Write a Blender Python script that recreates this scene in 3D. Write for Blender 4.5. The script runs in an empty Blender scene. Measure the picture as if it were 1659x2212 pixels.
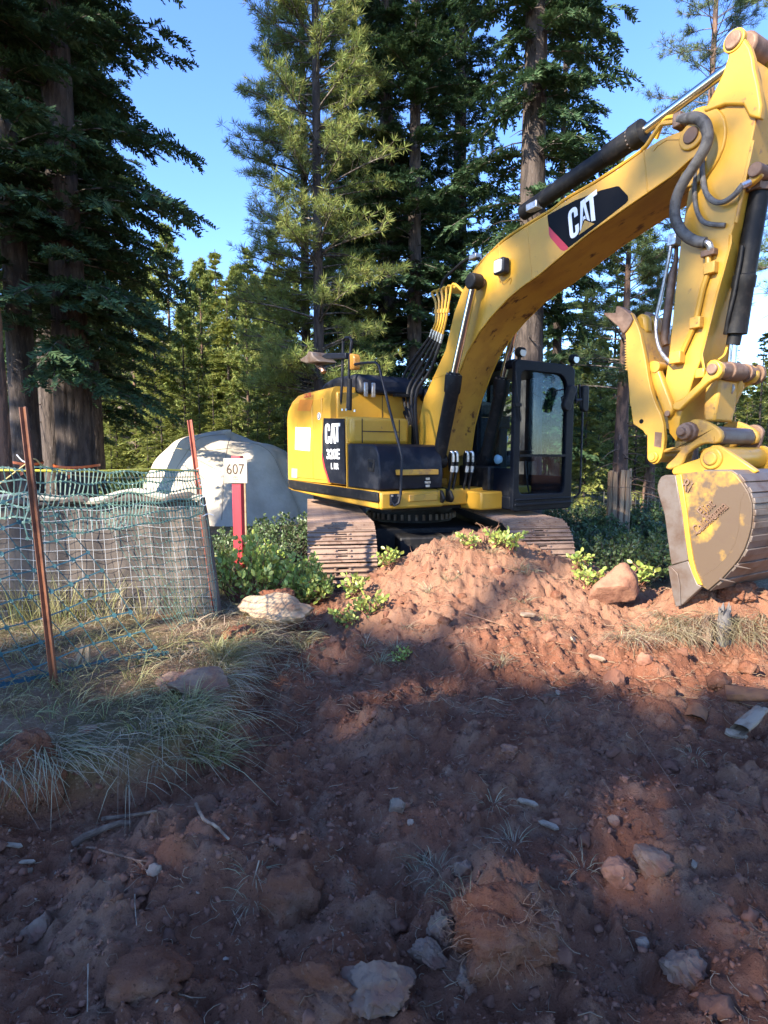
import bpy, math, random
import numpy as np
from mathutils import Vector, Matrix

random.seed(7)
sc = bpy.context.scene
COL = sc.collection
R = math.radians

# ------------------------------------------------------------------ camera
PITCH = R(5.7); EYE = 1.6; FPX = 1245.0; IW, IH = 1659.0, 2212.0
cam_d = bpy.data.cameras.new('camera'); cam = bpy.data.objects.new('camera', cam_d); COL.objects.link(cam)
cam.location = (0, 0, EYE); cam.rotation_euler = (R(90) - PITCH, 0, 0)
cam_d.sensor_fit = 'VERTICAL'; cam_d.sensor_height = 36.0; cam_d.lens = 36.0 * FPX / IH
cam_d.clip_start = 0.05; cam_d.clip_end = 2000
sc.camera = cam

# ------------------------------------------------------------------ world + sun
SUN = Vector((-0.65, -0.60, 0.50)).normalized()
el = math.asin(SUN.z); az = math.atan2(SUN.x, SUN.y)
w = bpy.data.worlds.new('World'); sc.world = w; w.use_nodes = True
nt = w.node_tree; nt.nodes.clear()
sky = nt.nodes.new('ShaderNodeTexSky'); sky.sky_type = 'NISHITA'; sky.sun_disc = False
sky.sun_elevation = el; sky.sun_rotation = az; sky.altitude = 1900; sky.air_density = 1.25; sky.dust_density = 0.1; sky.ozone_density = 5.0
bg = nt.nodes.new('ShaderNodeBackground'); bg.inputs[1].default_value = 0.15
wo = nt.nodes.new('ShaderNodeOutputWorld')
hs = nt.nodes.new('ShaderNodeHueSaturation'); hs.inputs['Hue'].default_value = .512; hs.inputs['Saturation'].default_value = 1.10; hs.inputs['Value'].default_value = .92
nt.links.new(sky.outputs[0], hs.inputs['Color']); nt.links.new(hs.outputs[0], bg.inputs[0]); nt.links.new(bg.outputs[0], wo.inputs[0])
sl = bpy.data.lights.new('sun', 'SUN'); sl.energy = 3.8; sl.angle = R(0.53); sl.color = (1.0, 0.90, 0.76)
so = bpy.data.objects.new('sun', sl); COL.objects.link(so)
so.rotation_euler = SUN.to_track_quat('Z', 'Y').to_euler(); so.location = (-20, -20, 20)
sc.view_settings.view_transform = 'Standard'; sc.view_settings.look = 'None'
sc.view_settings.gamma = 1.0; sc.view_settings.exposure = 2.08
sc.view_settings.use_curve_mapping = False
try:
    sc.cycles.max_bounces = 8; sc.cycles.transparent_max_bounces = 12
    sc.cycles.diffuse_bounces = 4
except Exception: pass

# ------------------------------------------------------------------ noise in numpy
def _h(ix, iy, s):
    n = (ix.astype(np.int64) * 374761393 + iy.astype(np.int64) * 668265263 + s * 974634777) & 0xFFFFFFFF
    n = ((n ^ (n >> 13)) * 1274126177) & 0xFFFFFFFF
    n = ((n ^ (n >> 16)) * 2246822519) & 0xFFFFFFFF
    return (n ^ (n >> 15)) & 0xFFFFFFFF
def perlin(x, y, s=0):
    x = np.asarray(x, float); y = np.asarray(y, float)
    ix = np.floor(x); iy = np.floor(y); fx = x - ix; fy = y - iy
    u = fx*fx*fx*(fx*(fx*6-15)+10); v = fy*fy*fy*(fy*(fy*6-15)+10)
    def g(dx, dy):
        a = _h(ix+dx, iy+dy, s) / 4294967296.0 * 2*np.pi
        return np.cos(a)*(fx-dx) + np.sin(a)*(fy-dy)
    a = g(0,0)*(1-u)+g(1,0)*u; b = g(0,1)*(1-u)+g(1,1)*u
    return (a*(1-v)+b*v)*1.5
def fbm(x, y, s=0, o=4, gain=0.5):
    t = 0; a = 1; n = 0
    for k in range(o):
        t = t + a*perlin(x*2**k, y*2**k, s+k*17); n += a; a *= gain
    return t/n
def worley(x, y, s=0):
    x = np.asarray(x, float); y = np.asarray(y, float)
    ix = np.floor(x); iy = np.floor(y); d1 = np.full(x.shape, 9.0); r1 = np.zeros(x.shape)
    for dx in (-1,0,1):
        for dy in (-1,0,1):
            cx = ix+dx; cy = iy+dy; h = _h(cx, cy, s)
            px = cx+(h % 1024)/1024.0; py = cy+((h >> 10) % 1024)/1024.0
            d = (px-x)**2+(py-y)**2; m = d < d1
            r1 = np.where(m, ((h >> 20) % 1024)/1024.0, r1); d1 = np.where(m, d, d1)
    return np.sqrt(d1), r1
def sst(x): x = np.clip(x, 0, 1); return x*x*(3-2*x)

# ------------------------------------------------------------------ terrain
BY = [1.0, 1.9, 2.3, 2.65, 3.0, 3.7, 4.6, 5.2, 6.0, 7.0]
BX = [-2.6, -2.3, -1.60, -0.90, -0.78, -0.86, -0.75, -0.75, -1.1, -1.3]
BUMPS = [(-0.15,1.62,.16,.07),(-.45,2.0,.2,.05),(0.42,1.85,.22,.13),(.05,2.35,.2,.07),(.62,2.75,.3,.09),(.15,3.2,.35,.06),
         (1.15,2.2,.3,.07),(1.35,3.2,.35,.10),(1.8,3.3,.3,.09),(.5,4.2,.25,.08),(.95,4.15,.22,.1),(1.3,4.25,.25,.12),(2.0,4.05,.3,.08),
         (-.35,4.35,.25,.1),(-.1,4.05,.2,.06),(-.55,3.3,.25,-.06),(-.35,4.75,.22,-.12),(.1,2.0,.2,-.06),(.8,1.7,.22,-.04),(1.9,2.4,.4,.05),(-.9,1.85,.3,.05),(2.35,4.62,.22,.10)]
def bank_mask(x, y):
    xb = np.interp(y, BY, BX) + 0.10*perlin(x*2.2, y*3.1, 5)
    return sst((xb - x)/0.16)
def base_h(x, y):
    x = np.asarray(x, float); y = np.asarray(y, float)
    z = np.zeros(np.broadcast(x, y).shape)
    z = z - 0.12*sst((y-5.8)/1.2)
    dx = x-0.85; sx = np.where(dx < 0, 0.92, 1.35); dy = y-5.85; sy = np.where(dy < 0, 1.10, 0.42)
    z = z + 0.76*np.exp(-(dx/sx)**2*0.9-(dy/sy)**2*0.9)
    z = z + 0.24*bank_mask(x, y)*(1-0.75*sst((y-4.2)/2.5))
    dy2 = y-4.52; z = z + 0.47*np.exp(-(np.abs(x-3.35)/1.0)**4-(dy2/np.where(dy2 < 0, .20, .55))**2)
    z = z + 0.12*np.exp(-((x-2.1)/0.5)**2-((y-5.2)/0.6)**2)
    for bx, by, br, bh in BUMPS:
        z = z + bh*np.exp(-((x-bx)**2+(y-by)**2)/(br*br))
    r = np.sqrt(x*x+y*y)
    z = z + 0.25*fbm(x*.09, y*.09, 3, 3)*sst((r-9)/10)
    # wooded slope far behind, higher on the left
    hill = 46*sst((y-70)/190)*(0.55+0.45*sst((-x+60)/160)) + 3*fbm(x*.012, y*.012, 8, 3)*sst((y-50)/60)
    return z + hill
def detail_h(x, y):
    g = bank_mask(x, y); soil = (1-g)*(1-sst((y-6.2)/1.0))
    fade = 1-sst((y-7.0)/3.0)
    z = 0.115*fbm(x*2.1, y*2.1, 11, 4, .55)
    d, r = worley(x*4.3+.6*perlin(x*7,y*7,2), y*4.3+.6*perlin(x*7,y*7,4), 31)
    lump = np.clip(0.62-d, 0, 1)*(r > .35)*(0.045+.09*r)
    d2, r2 = worley(x*11+.5*perlin(x*20,y*20,2), y*11+.5*perlin(x*20,y*20,6), 32)
    lump2 = np.sqrt(np.clip(0.42-d2, 0, 1))*(r2 > .45)*0.036
    d3, r3 = worley(x*27, y*27, 33)
    lump3 = np.sqrt(np.clip(0.42-d3, 0, 1))*(r3 > .3)*0.013
    rid = 0.034*(1-np.abs(fbm(x*9, y*9, 21, 3))*2.2)
    fine = 0.017*fbm(x*24, y*24, 25, 4, .6)
    s = 0.12+0.88*soil
    return (z*(0.35+0.65*soil)+(lump+lump2+lump3+rid+fine)*s)*fade
def ground(x, y): return base_h(x, y)+detail_h(x, y)
def gz(x, y): return float(ground(np.array([x]), np.array([y]))[0])

# ------------------------------------------------------------------ where a line of sight meets something
def ray(px, py):
    a = (px-IW/2)/FPX; b = (IH/2-py)/FPX; c, s = math.cos(PITCH), math.sin(PITCH)
    return np.array([a, c+b*s, -s+b*c])
def at_ground(px, py, tmin=1.2, tmax=60):
    d = ray(px, py); t = np.concatenate([np.arange(tmin, 9, .01), np.arange(9, tmax, .05)])
    P = d[None]*t[:, None]; g = ground(P[:, 0], P[:, 1])
    k = np.nonzero(P[:, 2]+EYE <= g)[0]
    k = k[0] if len(k) else len(t)-1
    return Vector((P[k, 0], P[k, 1], g[k]))
def at_depth(px, py, y):
    d = ray(px, py); t = y/d[1]
    return Vector((d[0]*t, y, EYE+d[2]*t))

# ------------------------------------------------------------------ mesh helpers
class MB:
    def __init__(s): s.v = []; s.f = []; s.m = []
    def add(s, vs, fs, mi=0):
        o = len(s.v); s.v += [tuple(v) for v in vs]; s.f += [tuple(i+o for i in f) for f in fs]; s.m += [mi]*len(fs)
    def box(s, x0, x1, y0, y1, z0, z1, mi=0, M=None):
        vs = [Vector((x, y, z)) for z in (z0, z1) for y in (y0, y1) for x in (x0, x1)]
        if M: vs = [M @ v for v in vs]
        s.add(vs, [(0,2,3,1),(4,5,7,6),(0,1,5,4),(2,6,7,3),(0,4,6,2),(1,3,7,5)], mi)
    def prism(s, poly, a0, a1, axis='y', mi=0):
        """poly: list of 2D points; axis y -> (x,z), axis x -> (y,z), axis z -> (x,y)"""
        n = len(poly)
        def P(p, a):
            return (p[0], a, p[1]) if axis == 'y' else ((a, p[0], p[1]) if axis == 'x' else (p[0], p[1], a))
        vs = [P(p, a0) for p in poly]+[P(p, a1) for p in poly]
        ar = sum(poly[i][0]*poly[(i+1) % n][1]-poly[(i+1) % n][0]*poly[i][1] for i in range(n))
        fs = [tuple(range(n)), tuple(range(2*n-1, n-1, -1))]+[((i+1) % n, i, n+i, n+(i+1) % n) for i in range(n)]
        flip = (ar > 0) == (a1 > a0)
        if axis == 'y': flip = not flip
        if flip: fs = [f[::-1] for f in fs]
        s.add(vs, fs, mi)
    def ring(s, outer, inner, a0, a1, axis='x', mi=0):
        """frame between two loops of equal length"""
        n = len(outer)
        def P(p, a): return (p[0], a, p[1]) if axis == 'y' else (a, p[0], p[1])
        vs = [P(p, a) for a in (a0, a1) for L in (outer, inner) for p in L]
        fs = []
        for i in range(n):
            j = (i+1) % n
            fs += [(i, j, n+j, n+i), (2*n+i, 3*n+i, 3*n+j, 2*n+j), (i, 2*n+i, 2*n+j, j), (n+i, n+j, 3*n+j, 3*n+i)]
        s.add(vs, fs, mi)
    def tube(s, path, r, n=8, mi=0, cap=True, closed=False):
        P = [Vector(p) for p in path]; k = len(P)
        rr = r if hasattr(r, '__len__') else [r]*k
        vs = []; up = None
        for i in range(k):
            t = (P[min(i+1, k-1)]-P[max(i-1, 0)])
            if t.length < 1e-9: t = Vector((0,0,1))
            t.normalize()
            if up is None:
                up = t.orthogonal().normalized()
            else:
                up = (up-t*up.dot(t));
                up = up.normalized() if up.length > 1e-6 else t.orthogonal().normalized()
            b = t.cross(up)
            for j in range(n):
                a = 2*math.pi*j/n
                vs.append(P[i]+(up*math.cos(a)+b*math.sin(a))*rr[i])
        fs = [(i*n+j, i*n+(j+1) % n, (i+1)*n+(j+1) % n, (i+1)*n+j) for i in range(k-1) for j in range(n)]
        if cap: fs += [tuple(range(n-1, -1, -1)), tuple((k-1)*n+j for j in range(n))]
        s.add(vs, fs, mi)
    def cyl(s, p0, p1, r, n=16, mi=0): s.tube([p0, p1], r, n, mi)
    def ball(s, c, r, n=8, mi=0, sq=(1,1,1)):
        vs = []; fs = []; m = n//2
        for i in range(m+1):
            th = math.pi*i/m
            for j in range(n):
                a = 2*math.pi*j/n
                vs.append((c[0]+r*sq[0]*math.sin(th)*math.cos(a), c[1]+r*sq[1]*math.sin(th)*math.sin(a), c[2]+r*sq[2]*math.cos(th)))
        for i in range(m):
            for j in range(n): fs.append((i*n+j, (i+1)*n+j, (i+1)*n+(j+1) % n, i*n+(j+1) % n))
        s.add(vs, fs, mi)
    def obj(s, name, mats, parent=None, smooth=True, bevel=0, loc=None, ang=35):
        me = bpy.data.meshes.new(name); me.from_pydata(s.v, [], s.f); me.validate(clean_customdata=False)
        if not isinstance(mats, (list, tuple)): mats = [mats]
        for m in mats: me.materials.append(m)
        if len(mats) > 1 and len(me.polygons) == len(s.m): me.polygons.foreach_set('material_index', s.m)
        o = bpy.data.objects.new(name, me); COL.objects.link(o)
        if parent is not None: o.parent = parent
        if loc is not None: o.location = loc
        if bevel:
            b = o.modifiers.new('bevel', 'BEVEL'); b.width = bevel; b.segments = 2; b.limit_method = 'ANGLE'; b.angle_limit = R(40)
            b.use_clamp_overlap = True; b.harden_normals = False
        if smooth:
            me.polygons.foreach_set('use_smooth', [True]*len(me.polygons))
            try: me.set_sharp_from_angle(angle=R(ang))
            except Exception: pass
        return o
def fastmesh(name, V, F, mats, parent=None, smooth=False, mi=None):
    """V (n,3) float array, F (m,k) int array"""
    V = np.ascontiguousarray(V, np.float32); F = np.ascontiguousarray(F, np.int32)
    me = bpy.data.meshes.new(name); me.vertices.add(len(V)); me.vertices.foreach_set('co', V.ravel())
    k = F.shape[1]; me.loops.add(F.size); me.loops.foreach_set('vertex_index', F.ravel())
    me.polygons.add(len(F)); me.polygons.foreach_set('loop_start', np.arange(0, F.size, k, dtype=np.int32))
    if smooth: me.polygons.foreach_set('use_smooth', np.ones(len(F), bool))
    if not isinstance(mats, (list, tuple)): mats = [mats]
    for m in mats: me.materials.append(m)
    if mi is not None: me.polygons.foreach_set('material_index', np.ascontiguousarray(mi, np.int32))
    me.update(calc_edges=True)
    o = bpy.data.objects.new(name, me); COL.objects.link(o)
    if parent is not None: o.parent = parent
    return o
def tag(o, label=None, cat=None, group=None, kind=None):
    if label: o['label'] = label
    if cat: o['category'] = cat
    if group: o['group'] = group
    if kind: o['kind'] = kind
    return o
def empty(name, loc, label=None, cat=None, group=None, rz=0):
    o = bpy.data.objects.new(name, None); COL.objects.link(o); o.location = loc; o.rotation_euler = (0,0,rz)
    o.empty_display_size = .1
    return tag(o, label, cat, group)
def copy_tree(o, parent=None):
    c = o.copy(); COL.objects.link(c); c.parent = parent
    for ch in [q for q in o.children]: copy_tree(ch, c)
    return c
def text_obj(name, body, size, mat, parent, M, extrude=.0015, xs=1.0, bold=0.0):
    cu = bpy.data.curves.new(name, 'FONT'); cu.body = body; cu.size = size; cu.extrude = extrude
    cu.align_x = 'CENTER'; cu.align_y = 'CENTER'; cu.offset = bold; cu.resolution_u = 3
    tmp = bpy.data.objects.new(name+'_src', cu)
    COL.objects.link(tmp); dg = bpy.context.evaluated_depsgraph_get()
    me = bpy.data.meshes.new_from_object(tmp.evaluated_get(dg)); bpy.data.objects.remove(tmp); bpy.data.curves.remove(cu)
    me.transform(M @ Matrix.Diagonal((xs, 1, 1, 1))); me.materials.clear(); me.materials.append(mat); me.name = name
    o = bpy.data.objects.new(name, me); COL.objects.link(o); o.parent = parent
    return o

# ------------------------------------------------------------------ materials
def mat(name, col, rough=.6, metal=0, col2=None, scale=6, lo=.45, hi=.6, bump=0, bscale=40, col3=None, scale3=20, lo3=.55, hi3=.65,
        transl=0, stretch=(1,1,1), rand=0, coat=0, detail=5, spec=.5, island=0):
    m = bpy.data.materials.new(name); m.use_nodes = True; n = m.node_tree; L = n.links
    b = n.nodes['Principled BSDF']; b.inputs['Roughness'].default_value = rough; b.inputs['Metallic'].default_value = metal
    b.inputs['Specular IOR Level'].default_value = spec
    if coat: b.inputs['Coat Weight'].default_value = coat; b.inputs['Coat Roughness'].default_value = .15
    tc = n.nodes.new('ShaderNodeTexCoord'); mp = n.nodes.new('ShaderNodeMapping'); mp.inputs['Scale'].default_value = stretch
    L.new(tc.outputs['Object'], mp.inputs[0])
    cur = None
    def noise(s, d=detail):
        t = n.nodes.new('ShaderNodeTexNoise'); t.inputs['Scale'].default_value = s; t.inputs['Detail'].default_value = d
        t.inputs['Roughness'].default_value = .62; L.new(mp.outputs[0], t.inputs['Vector']); return t
    def mix(a, bcol, s, l0, h0):
        t = noise(s); r = n.nodes.new('ShaderNodeMapRange'); r.inputs[1].default_value = l0; r.inputs[2].default_value = h0
        L.new(t.outputs[0], r.inputs[0]); x = n.nodes.new('ShaderNodeMix'); x.data_type = 'RGBA'
        L.new(r.outputs[0], x.inputs['Factor'])
        if isinstance(a, tuple): x.inputs['A'].default_value = (*a, 1)
        else: L.new(a, x.inputs['A'])
        x.inputs['B'].default_value = (*bcol, 1)
        return x.outputs['Result']
    c = col
    if col2: c = mix(c, col2, scale, lo, hi)
    if col3: c = mix(c, col3, scale3, lo3, hi3)
    if rand or island:
        hsv = n.nodes.new('ShaderNodeHueSaturation')
        if isinstance(c, tuple): hsv.inputs['Color'].default_value = (*c, 1)
        else: L.new(c, hsv.inputs['Color'])
        if island:
            gi = n.nodes.new('ShaderNodeNewGeometry'); src = gi.outputs['Random Per Island']; amp = island
        else:
            oi = n.nodes.new('ShaderNodeObjectInfo'); src = oi.outputs['Random']; amp = rand
        r = n.nodes.new('ShaderNodeMapRange'); r.inputs[3].default_value = 1-amp; r.inputs[4].default_value = 1+amp
        L.new(src, r.inputs[0]); L.new(r.outputs[0], hsv.inputs['Value'])
        if island and transl:
            r2 = n.nodes.new('ShaderNodeMapRange'); r2.inputs[3].default_value = .5-.03; r2.inputs[4].default_value = .5+.03
            ml = n.nodes.new('ShaderNodeMath'); ml.operation = 'FRACT'; m7 = n.nodes.new('ShaderNodeMath'); m7.operation = 'MULTIPLY'; m7.inputs[1].default_value = 7.3
            L.new(src, m7.inputs[0]); L.new(m7.outputs[0], ml.inputs[0]); L.new(ml.outputs[0], r2.inputs[0]); L.new(r2.outputs[0], hsv.inputs['Hue'])
        c = hsv.outputs[0]
    if isinstance(c, tuple): b.inputs['Base Color'].default_value = (*c, 1)
    else: L.new(c, b.inputs['Base Color'])
    if bump:
        t = noise(bscale, 6); bp = n.nodes.new('ShaderNodeBump'); bp.inputs['Strength'].default_value = 1.0; bp.inputs['Distance'].default_value = bump
        L.new(t.outputs[0], bp.inputs['Height']); L.new(bp.outputs[0], b.inputs['Normal'])
    if transl:
        o = n.nodes['Material Output']; tr = n.nodes.new('ShaderNodeBsdfTranslucent'); ms = n.nodes.new('ShaderNodeMixShader'); ms.inputs[0].default_value = transl
        if isinstance(c, tuple): tr.inputs[0].default_value = (*c, 1)
        else: L.new(c, tr.inputs[0])
        L.new(b.outputs[0], ms.inputs[1]); L.new(tr.outputs[0], ms.inputs[2]); L.new(ms.outputs[0], o.inputs[0])
    return m
def glass(name, tint, mixf=.12):
    m = bpy.data.materials.new(name); m.use_nodes = True; n = m.node_tree; L = n.links; n.nodes.clear()
    o = n.nodes.new('ShaderNodeOutputMaterial'); t = n.nodes.new('ShaderNodeBsdfTransparent'); t.inputs[0].default_value = (*tint, 1)
    g = n.nodes.new('ShaderNodeBsdfGlossy'); g.inputs['Roughness'].default_value = .03; g.inputs[0].default_value = (.9,.95,1,1)
    x = n.nodes.new('ShaderNodeMixShader'); x.inputs[0].default_value = mixf; L.new(t.outputs[0], x.inputs[1]); L.new(g.outputs[0], x.inputs[2]); L.new(x.outputs[0], o.inputs[0])
    return m

M = {}
M['yellow'] = mat('yellow_paint', (.58,.315,.035), .38, 0, (.48,.255,.03), 2.2, .40, .75, col3=(.22,.10,.04), scale3=11, lo3=.65, hi3=.76, bump=.0006, bscale=60)
M['boom_core'] = mat('stained_yellow_paint', (.50,.27,.04), .5, 0, (.40,.20,.035), 2, .45, .6, col3=(.10,.035,.015), scale3=4.5, lo3=.58, hi3=.66, stretch=(.7,1.6,1.6), bump=.001, bscale=50)
M['yellow_dirty'] = mat('scuffed_yellow_paint', (.54,.295,.045), .5, 0, (.30,.16,.06), 5, .52, .66, col3=(.10,.05,.03), scale3=16, lo3=.64, hi3=.72, bump=.001, bscale=50)
M['bucket'] = mat('worn_bucket_paint', (.105,.070,.043), .5, .1, (.46,.26,.035), 2.4, .47, .58, col3=(.10,.065,.042), scale3=9, lo3=.55, hi3=.72, bump=.001, bscale=45)
M['worn_steel'] = mat('worn_steel', (.155,.125,.105), .5, .3, (.11,.07,.048), 5, .45, .65, bump=.001, bscale=50)
M['rust_steel'] = mat('rusty_brown_steel', (.17,.10,.065), .6, .3, (.28,.18,.12), 7, .45, .65, bump=.0015, bscale=60)
M['shoe'] = mat('muddy_track_steel', (.33,.22,.155), .65, .15, (.22,.14,.10), 5, .45, .65, col3=(.16,.08,.05), scale3=18, lo3=.58, hi3=.7, bump=.002, bscale=50, rand=.18)
M['black'] = mat('black_paint', (.009,.011,.018), .45, 0, (.04,.04,.045), 5, .5, .7, bump=.0004, bscale=80, spec=.25)
M['cabblack'] = mat('cab_black_paint', (.004,.006,.011), .42, 0, (.02,.022,.026), 6, .55, .75, spec=.15)
M['rubber'] = mat('black_rubber', (.010,.010,.011), .55, 0, (.03,.027,.024), 12, .5, .7, spec=.25)
M['hosegrey'] = mat('dusty_grey_hose', (.16,.145,.125), .7, 0, (.09,.08,.07), 18, .45, .6, bump=.003, bscale=90)
M['chrome'] = mat('chrome_rod', (.72,.68,.62), .10, 1)
M['silver'] = mat('zinc_fitting', (.55,.55,.54), .35, .8, (.3,.28,.25), 20, .5, .65)
M['white'] = mat('white_print', (.82,.82,.82), .5)
M['decal'] = mat('black_decal', (.004,.004,.005), .5, spec=.12)
M['red_decal'] = mat('red_decal', (.50,.03,.04), .4)
M['orange_decal'] = mat('orange_decal', (.62,.22,.03), .4)
M['glass'] = glass('cab_glass', (.74,.85,.90), .028)
M['seat'] = mat('dark_seat_fabric', (.03,.035,.045), .9, 0, (.06,.06,.07), 30)
M['lens'] = mat('lamp_lens', (.75,.72,.62), .15, .3)
M['amber'] = mat('amber_lens', (.5,.22,.04), .2)
M['whitebag'] = mat('white_plastic', (.8,.8,.78), .4, bump=.01, bscale=18)
M['exhaust'] = mat('heat_stained_pipe', (.45,.30,.25), .4, .6, (.3,.18,.14), 12)
M['bark_fir'] = mat('grey_fir_bark', (.085,.064,.052), .95, 0, (.035,.026,.022), 9, .42, .58, stretch=(1,1,.22), bump=.03, bscale=16, col3=(.14,.115,.098), scale3=25, lo3=.6, hi3=.7)
M['bark_pine'] = mat('red_brown_pine_bark', (.20,.115,.075), .95, 0, (.07,.045,.035), 8, .42, .56, stretch=(1,1,.25), bump=.035, bscale=14, col3=(.30,.20,.15), scale3=22, lo3=.6, hi3=.7)
M['twig'] = mat('grey_brown_twig', (.06,.048,.04), .95, 0, (.2,.17,.14), 12)
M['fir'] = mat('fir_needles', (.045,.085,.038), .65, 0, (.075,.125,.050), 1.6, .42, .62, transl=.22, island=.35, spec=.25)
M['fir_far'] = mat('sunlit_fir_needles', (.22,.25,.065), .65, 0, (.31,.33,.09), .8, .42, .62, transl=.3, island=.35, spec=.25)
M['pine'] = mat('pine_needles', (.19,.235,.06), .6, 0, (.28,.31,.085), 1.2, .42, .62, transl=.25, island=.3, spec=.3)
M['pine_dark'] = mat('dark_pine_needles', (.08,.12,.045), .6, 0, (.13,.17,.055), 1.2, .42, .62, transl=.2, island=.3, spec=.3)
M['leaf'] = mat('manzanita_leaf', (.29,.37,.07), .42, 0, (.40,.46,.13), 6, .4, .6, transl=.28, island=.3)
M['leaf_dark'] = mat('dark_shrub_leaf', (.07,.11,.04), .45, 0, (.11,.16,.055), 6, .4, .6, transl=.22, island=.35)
M['stem_red'] = mat('red_brown_stem', (.20,.075,.04), .7, 0, (.3,.15,.1), 20)
M['grass_green'] = mat('green_grass', (.24,.24,.085), .6, 0, (.38,.33,.15), 3, .4, .6, transl=.3, island=.4)
M['grass_dry'] = mat('dry_grass', (.40,.32,.20), .7, 0, (.27,.24,.13), 3, .42, .6, transl=.25, island=.4)
M['straw'] = mat('straw_and_needles', (.32,.22,.13), .8, 0, (.2,.12,.07), 6, island=.4)
M['root'] = mat('brown_root', (.20,.105,.06), .85, 0, (.30,.17,.10), 20, bump=.002, bscale=80)
M['stick'] = mat('bleached_wood', (.33,.24,.16), .8, 0, (.20,.13,.08), 14, stretch=(1,1,.3), bump=.003, bscale=60)
M['wood_grey'] = mat('weathered_grey_wood', (.17,.155,.145), .9, 0, (.08,.07,.06), 12, stretch=(1,1,.2), bump=.006, bscale=40)
M['wood_orange'] = mat('broken_orange_wood', (.24,.10,.04), .85, 0, (.15,.06,.03), 10, bump=.004, bscale=40)
M['bark_piece'] = mat('dark_bark_piece', (.12,.07,.045), .95, 0, (.22,.14,.09), 12, bump=.006, bscale=40)
M['plank'] = mat('rough_sawn_plank', (.36,.25,.15), .8, 0, (.24,.15,.09), 5, stretch=(4,4,.4), bump=.002, bscale=60, rand=.15)
M['rock_tan'] = mat('tan_rock', (.46,.33,.20), .9, 0, (.30,.19,.11), 6, .42, .6, bump=.01, bscale=22, col3=(.20,.10,.055), scale3=9, lo3=.55, hi3=.7)
M['rock_red'] = mat('red_brown_rock', (.30,.145,.085), .95, 0, (.20,.085,.05), 6, .42, .6, bump=.014, bscale=22)
M['rock_grey'] = mat('pinkish_grey_rock', (.22,.135,.088), .9, 0, (.155,.088,.055), 9, .42, .6, bump=.008, bscale=40, col3=(.18,.08,.048), scale3=12, lo3=.48, hi3=.62)
M['clod'] = mat('soil_clods', (.165,.066,.037), .97, 0, (.235,.105,.06), 3, .4, .62, island=.35, bump=.004, bscale=90)
M['pebble'] = mat('pale_pebbles', (.27,.19,.13), .85, 0, (.22,.15,.105), 20, island=.35)
M['tarp'] = mat('pale_canvas_tarp', (.55,.48,.37), .75, 0, (.43,.37,.28), 1.6, .4, .65, bump=.03, bscale=2.2)
M['geotextile'] = mat('brown_black_filter_cloth', (.080,.064,.054), .9, 0, (.125,.10,.08), 3, bump=.002, bscale=30)
M['wire'] = mat('galvanised_wire', (.60,.60,.60), .4, .6)
M['net'] = mat('green_plastic_net', (.16,.27,.21), .4, 0, (.10,.19,.17), 4, transl=.25)
M['net_blue'] = mat('blue_green_plastic_net', (.025,.085,.115), .4, 0, (.05,.13,.13), 4, transl=.15)
M['post_brown'] = mat('rusty_brown_steel_post', (.17,.065,.030), .6, .2, (.10,.035,.018), 9, bump=.001)
M['post_red'] = mat('rust_red_steel_post', (.33,.085,.05), .55, .1, (.22,.06,.035), 9)
M['tie'] = mat('white_plastic_tie', (.75,.75,.76), .4)
M['tube_yellow'] = mat('yellow_plastic_rod', (.75,.62,.06), .35)
M['rope'] = mat('pale_yellow_rope', (.42,.34,.15), .8)
M['tape'] = mat('orange_flagging_tape', (.75,.16,.04), .5)
M['sign_red'] = mat('red_painted_wood', (.55,.035,.05), .5, 0, (.42,.03,.04), 5, stretch=(3,3,.5), bump=.0008, bscale=60)
M['sign_beige'] = mat('beige_sign_plate', (.47,.41,.30), .4, 0, (.40,.35,.26), 3)
M['sign_brown'] = mat('brown_lettering', (.045,.018,.010), .6)
M['sign_grey'] = mat('faint_grey_print', (.32,.27,.20), .6)
M['stake'] = mat('wooden_stake', (.42,.28,.15), .8, 0, (.3,.2,.1), 12)
M['mesh_fence'] = mat('grey_wire_fence', (.2,.2,.19), .6, .3)

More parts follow.
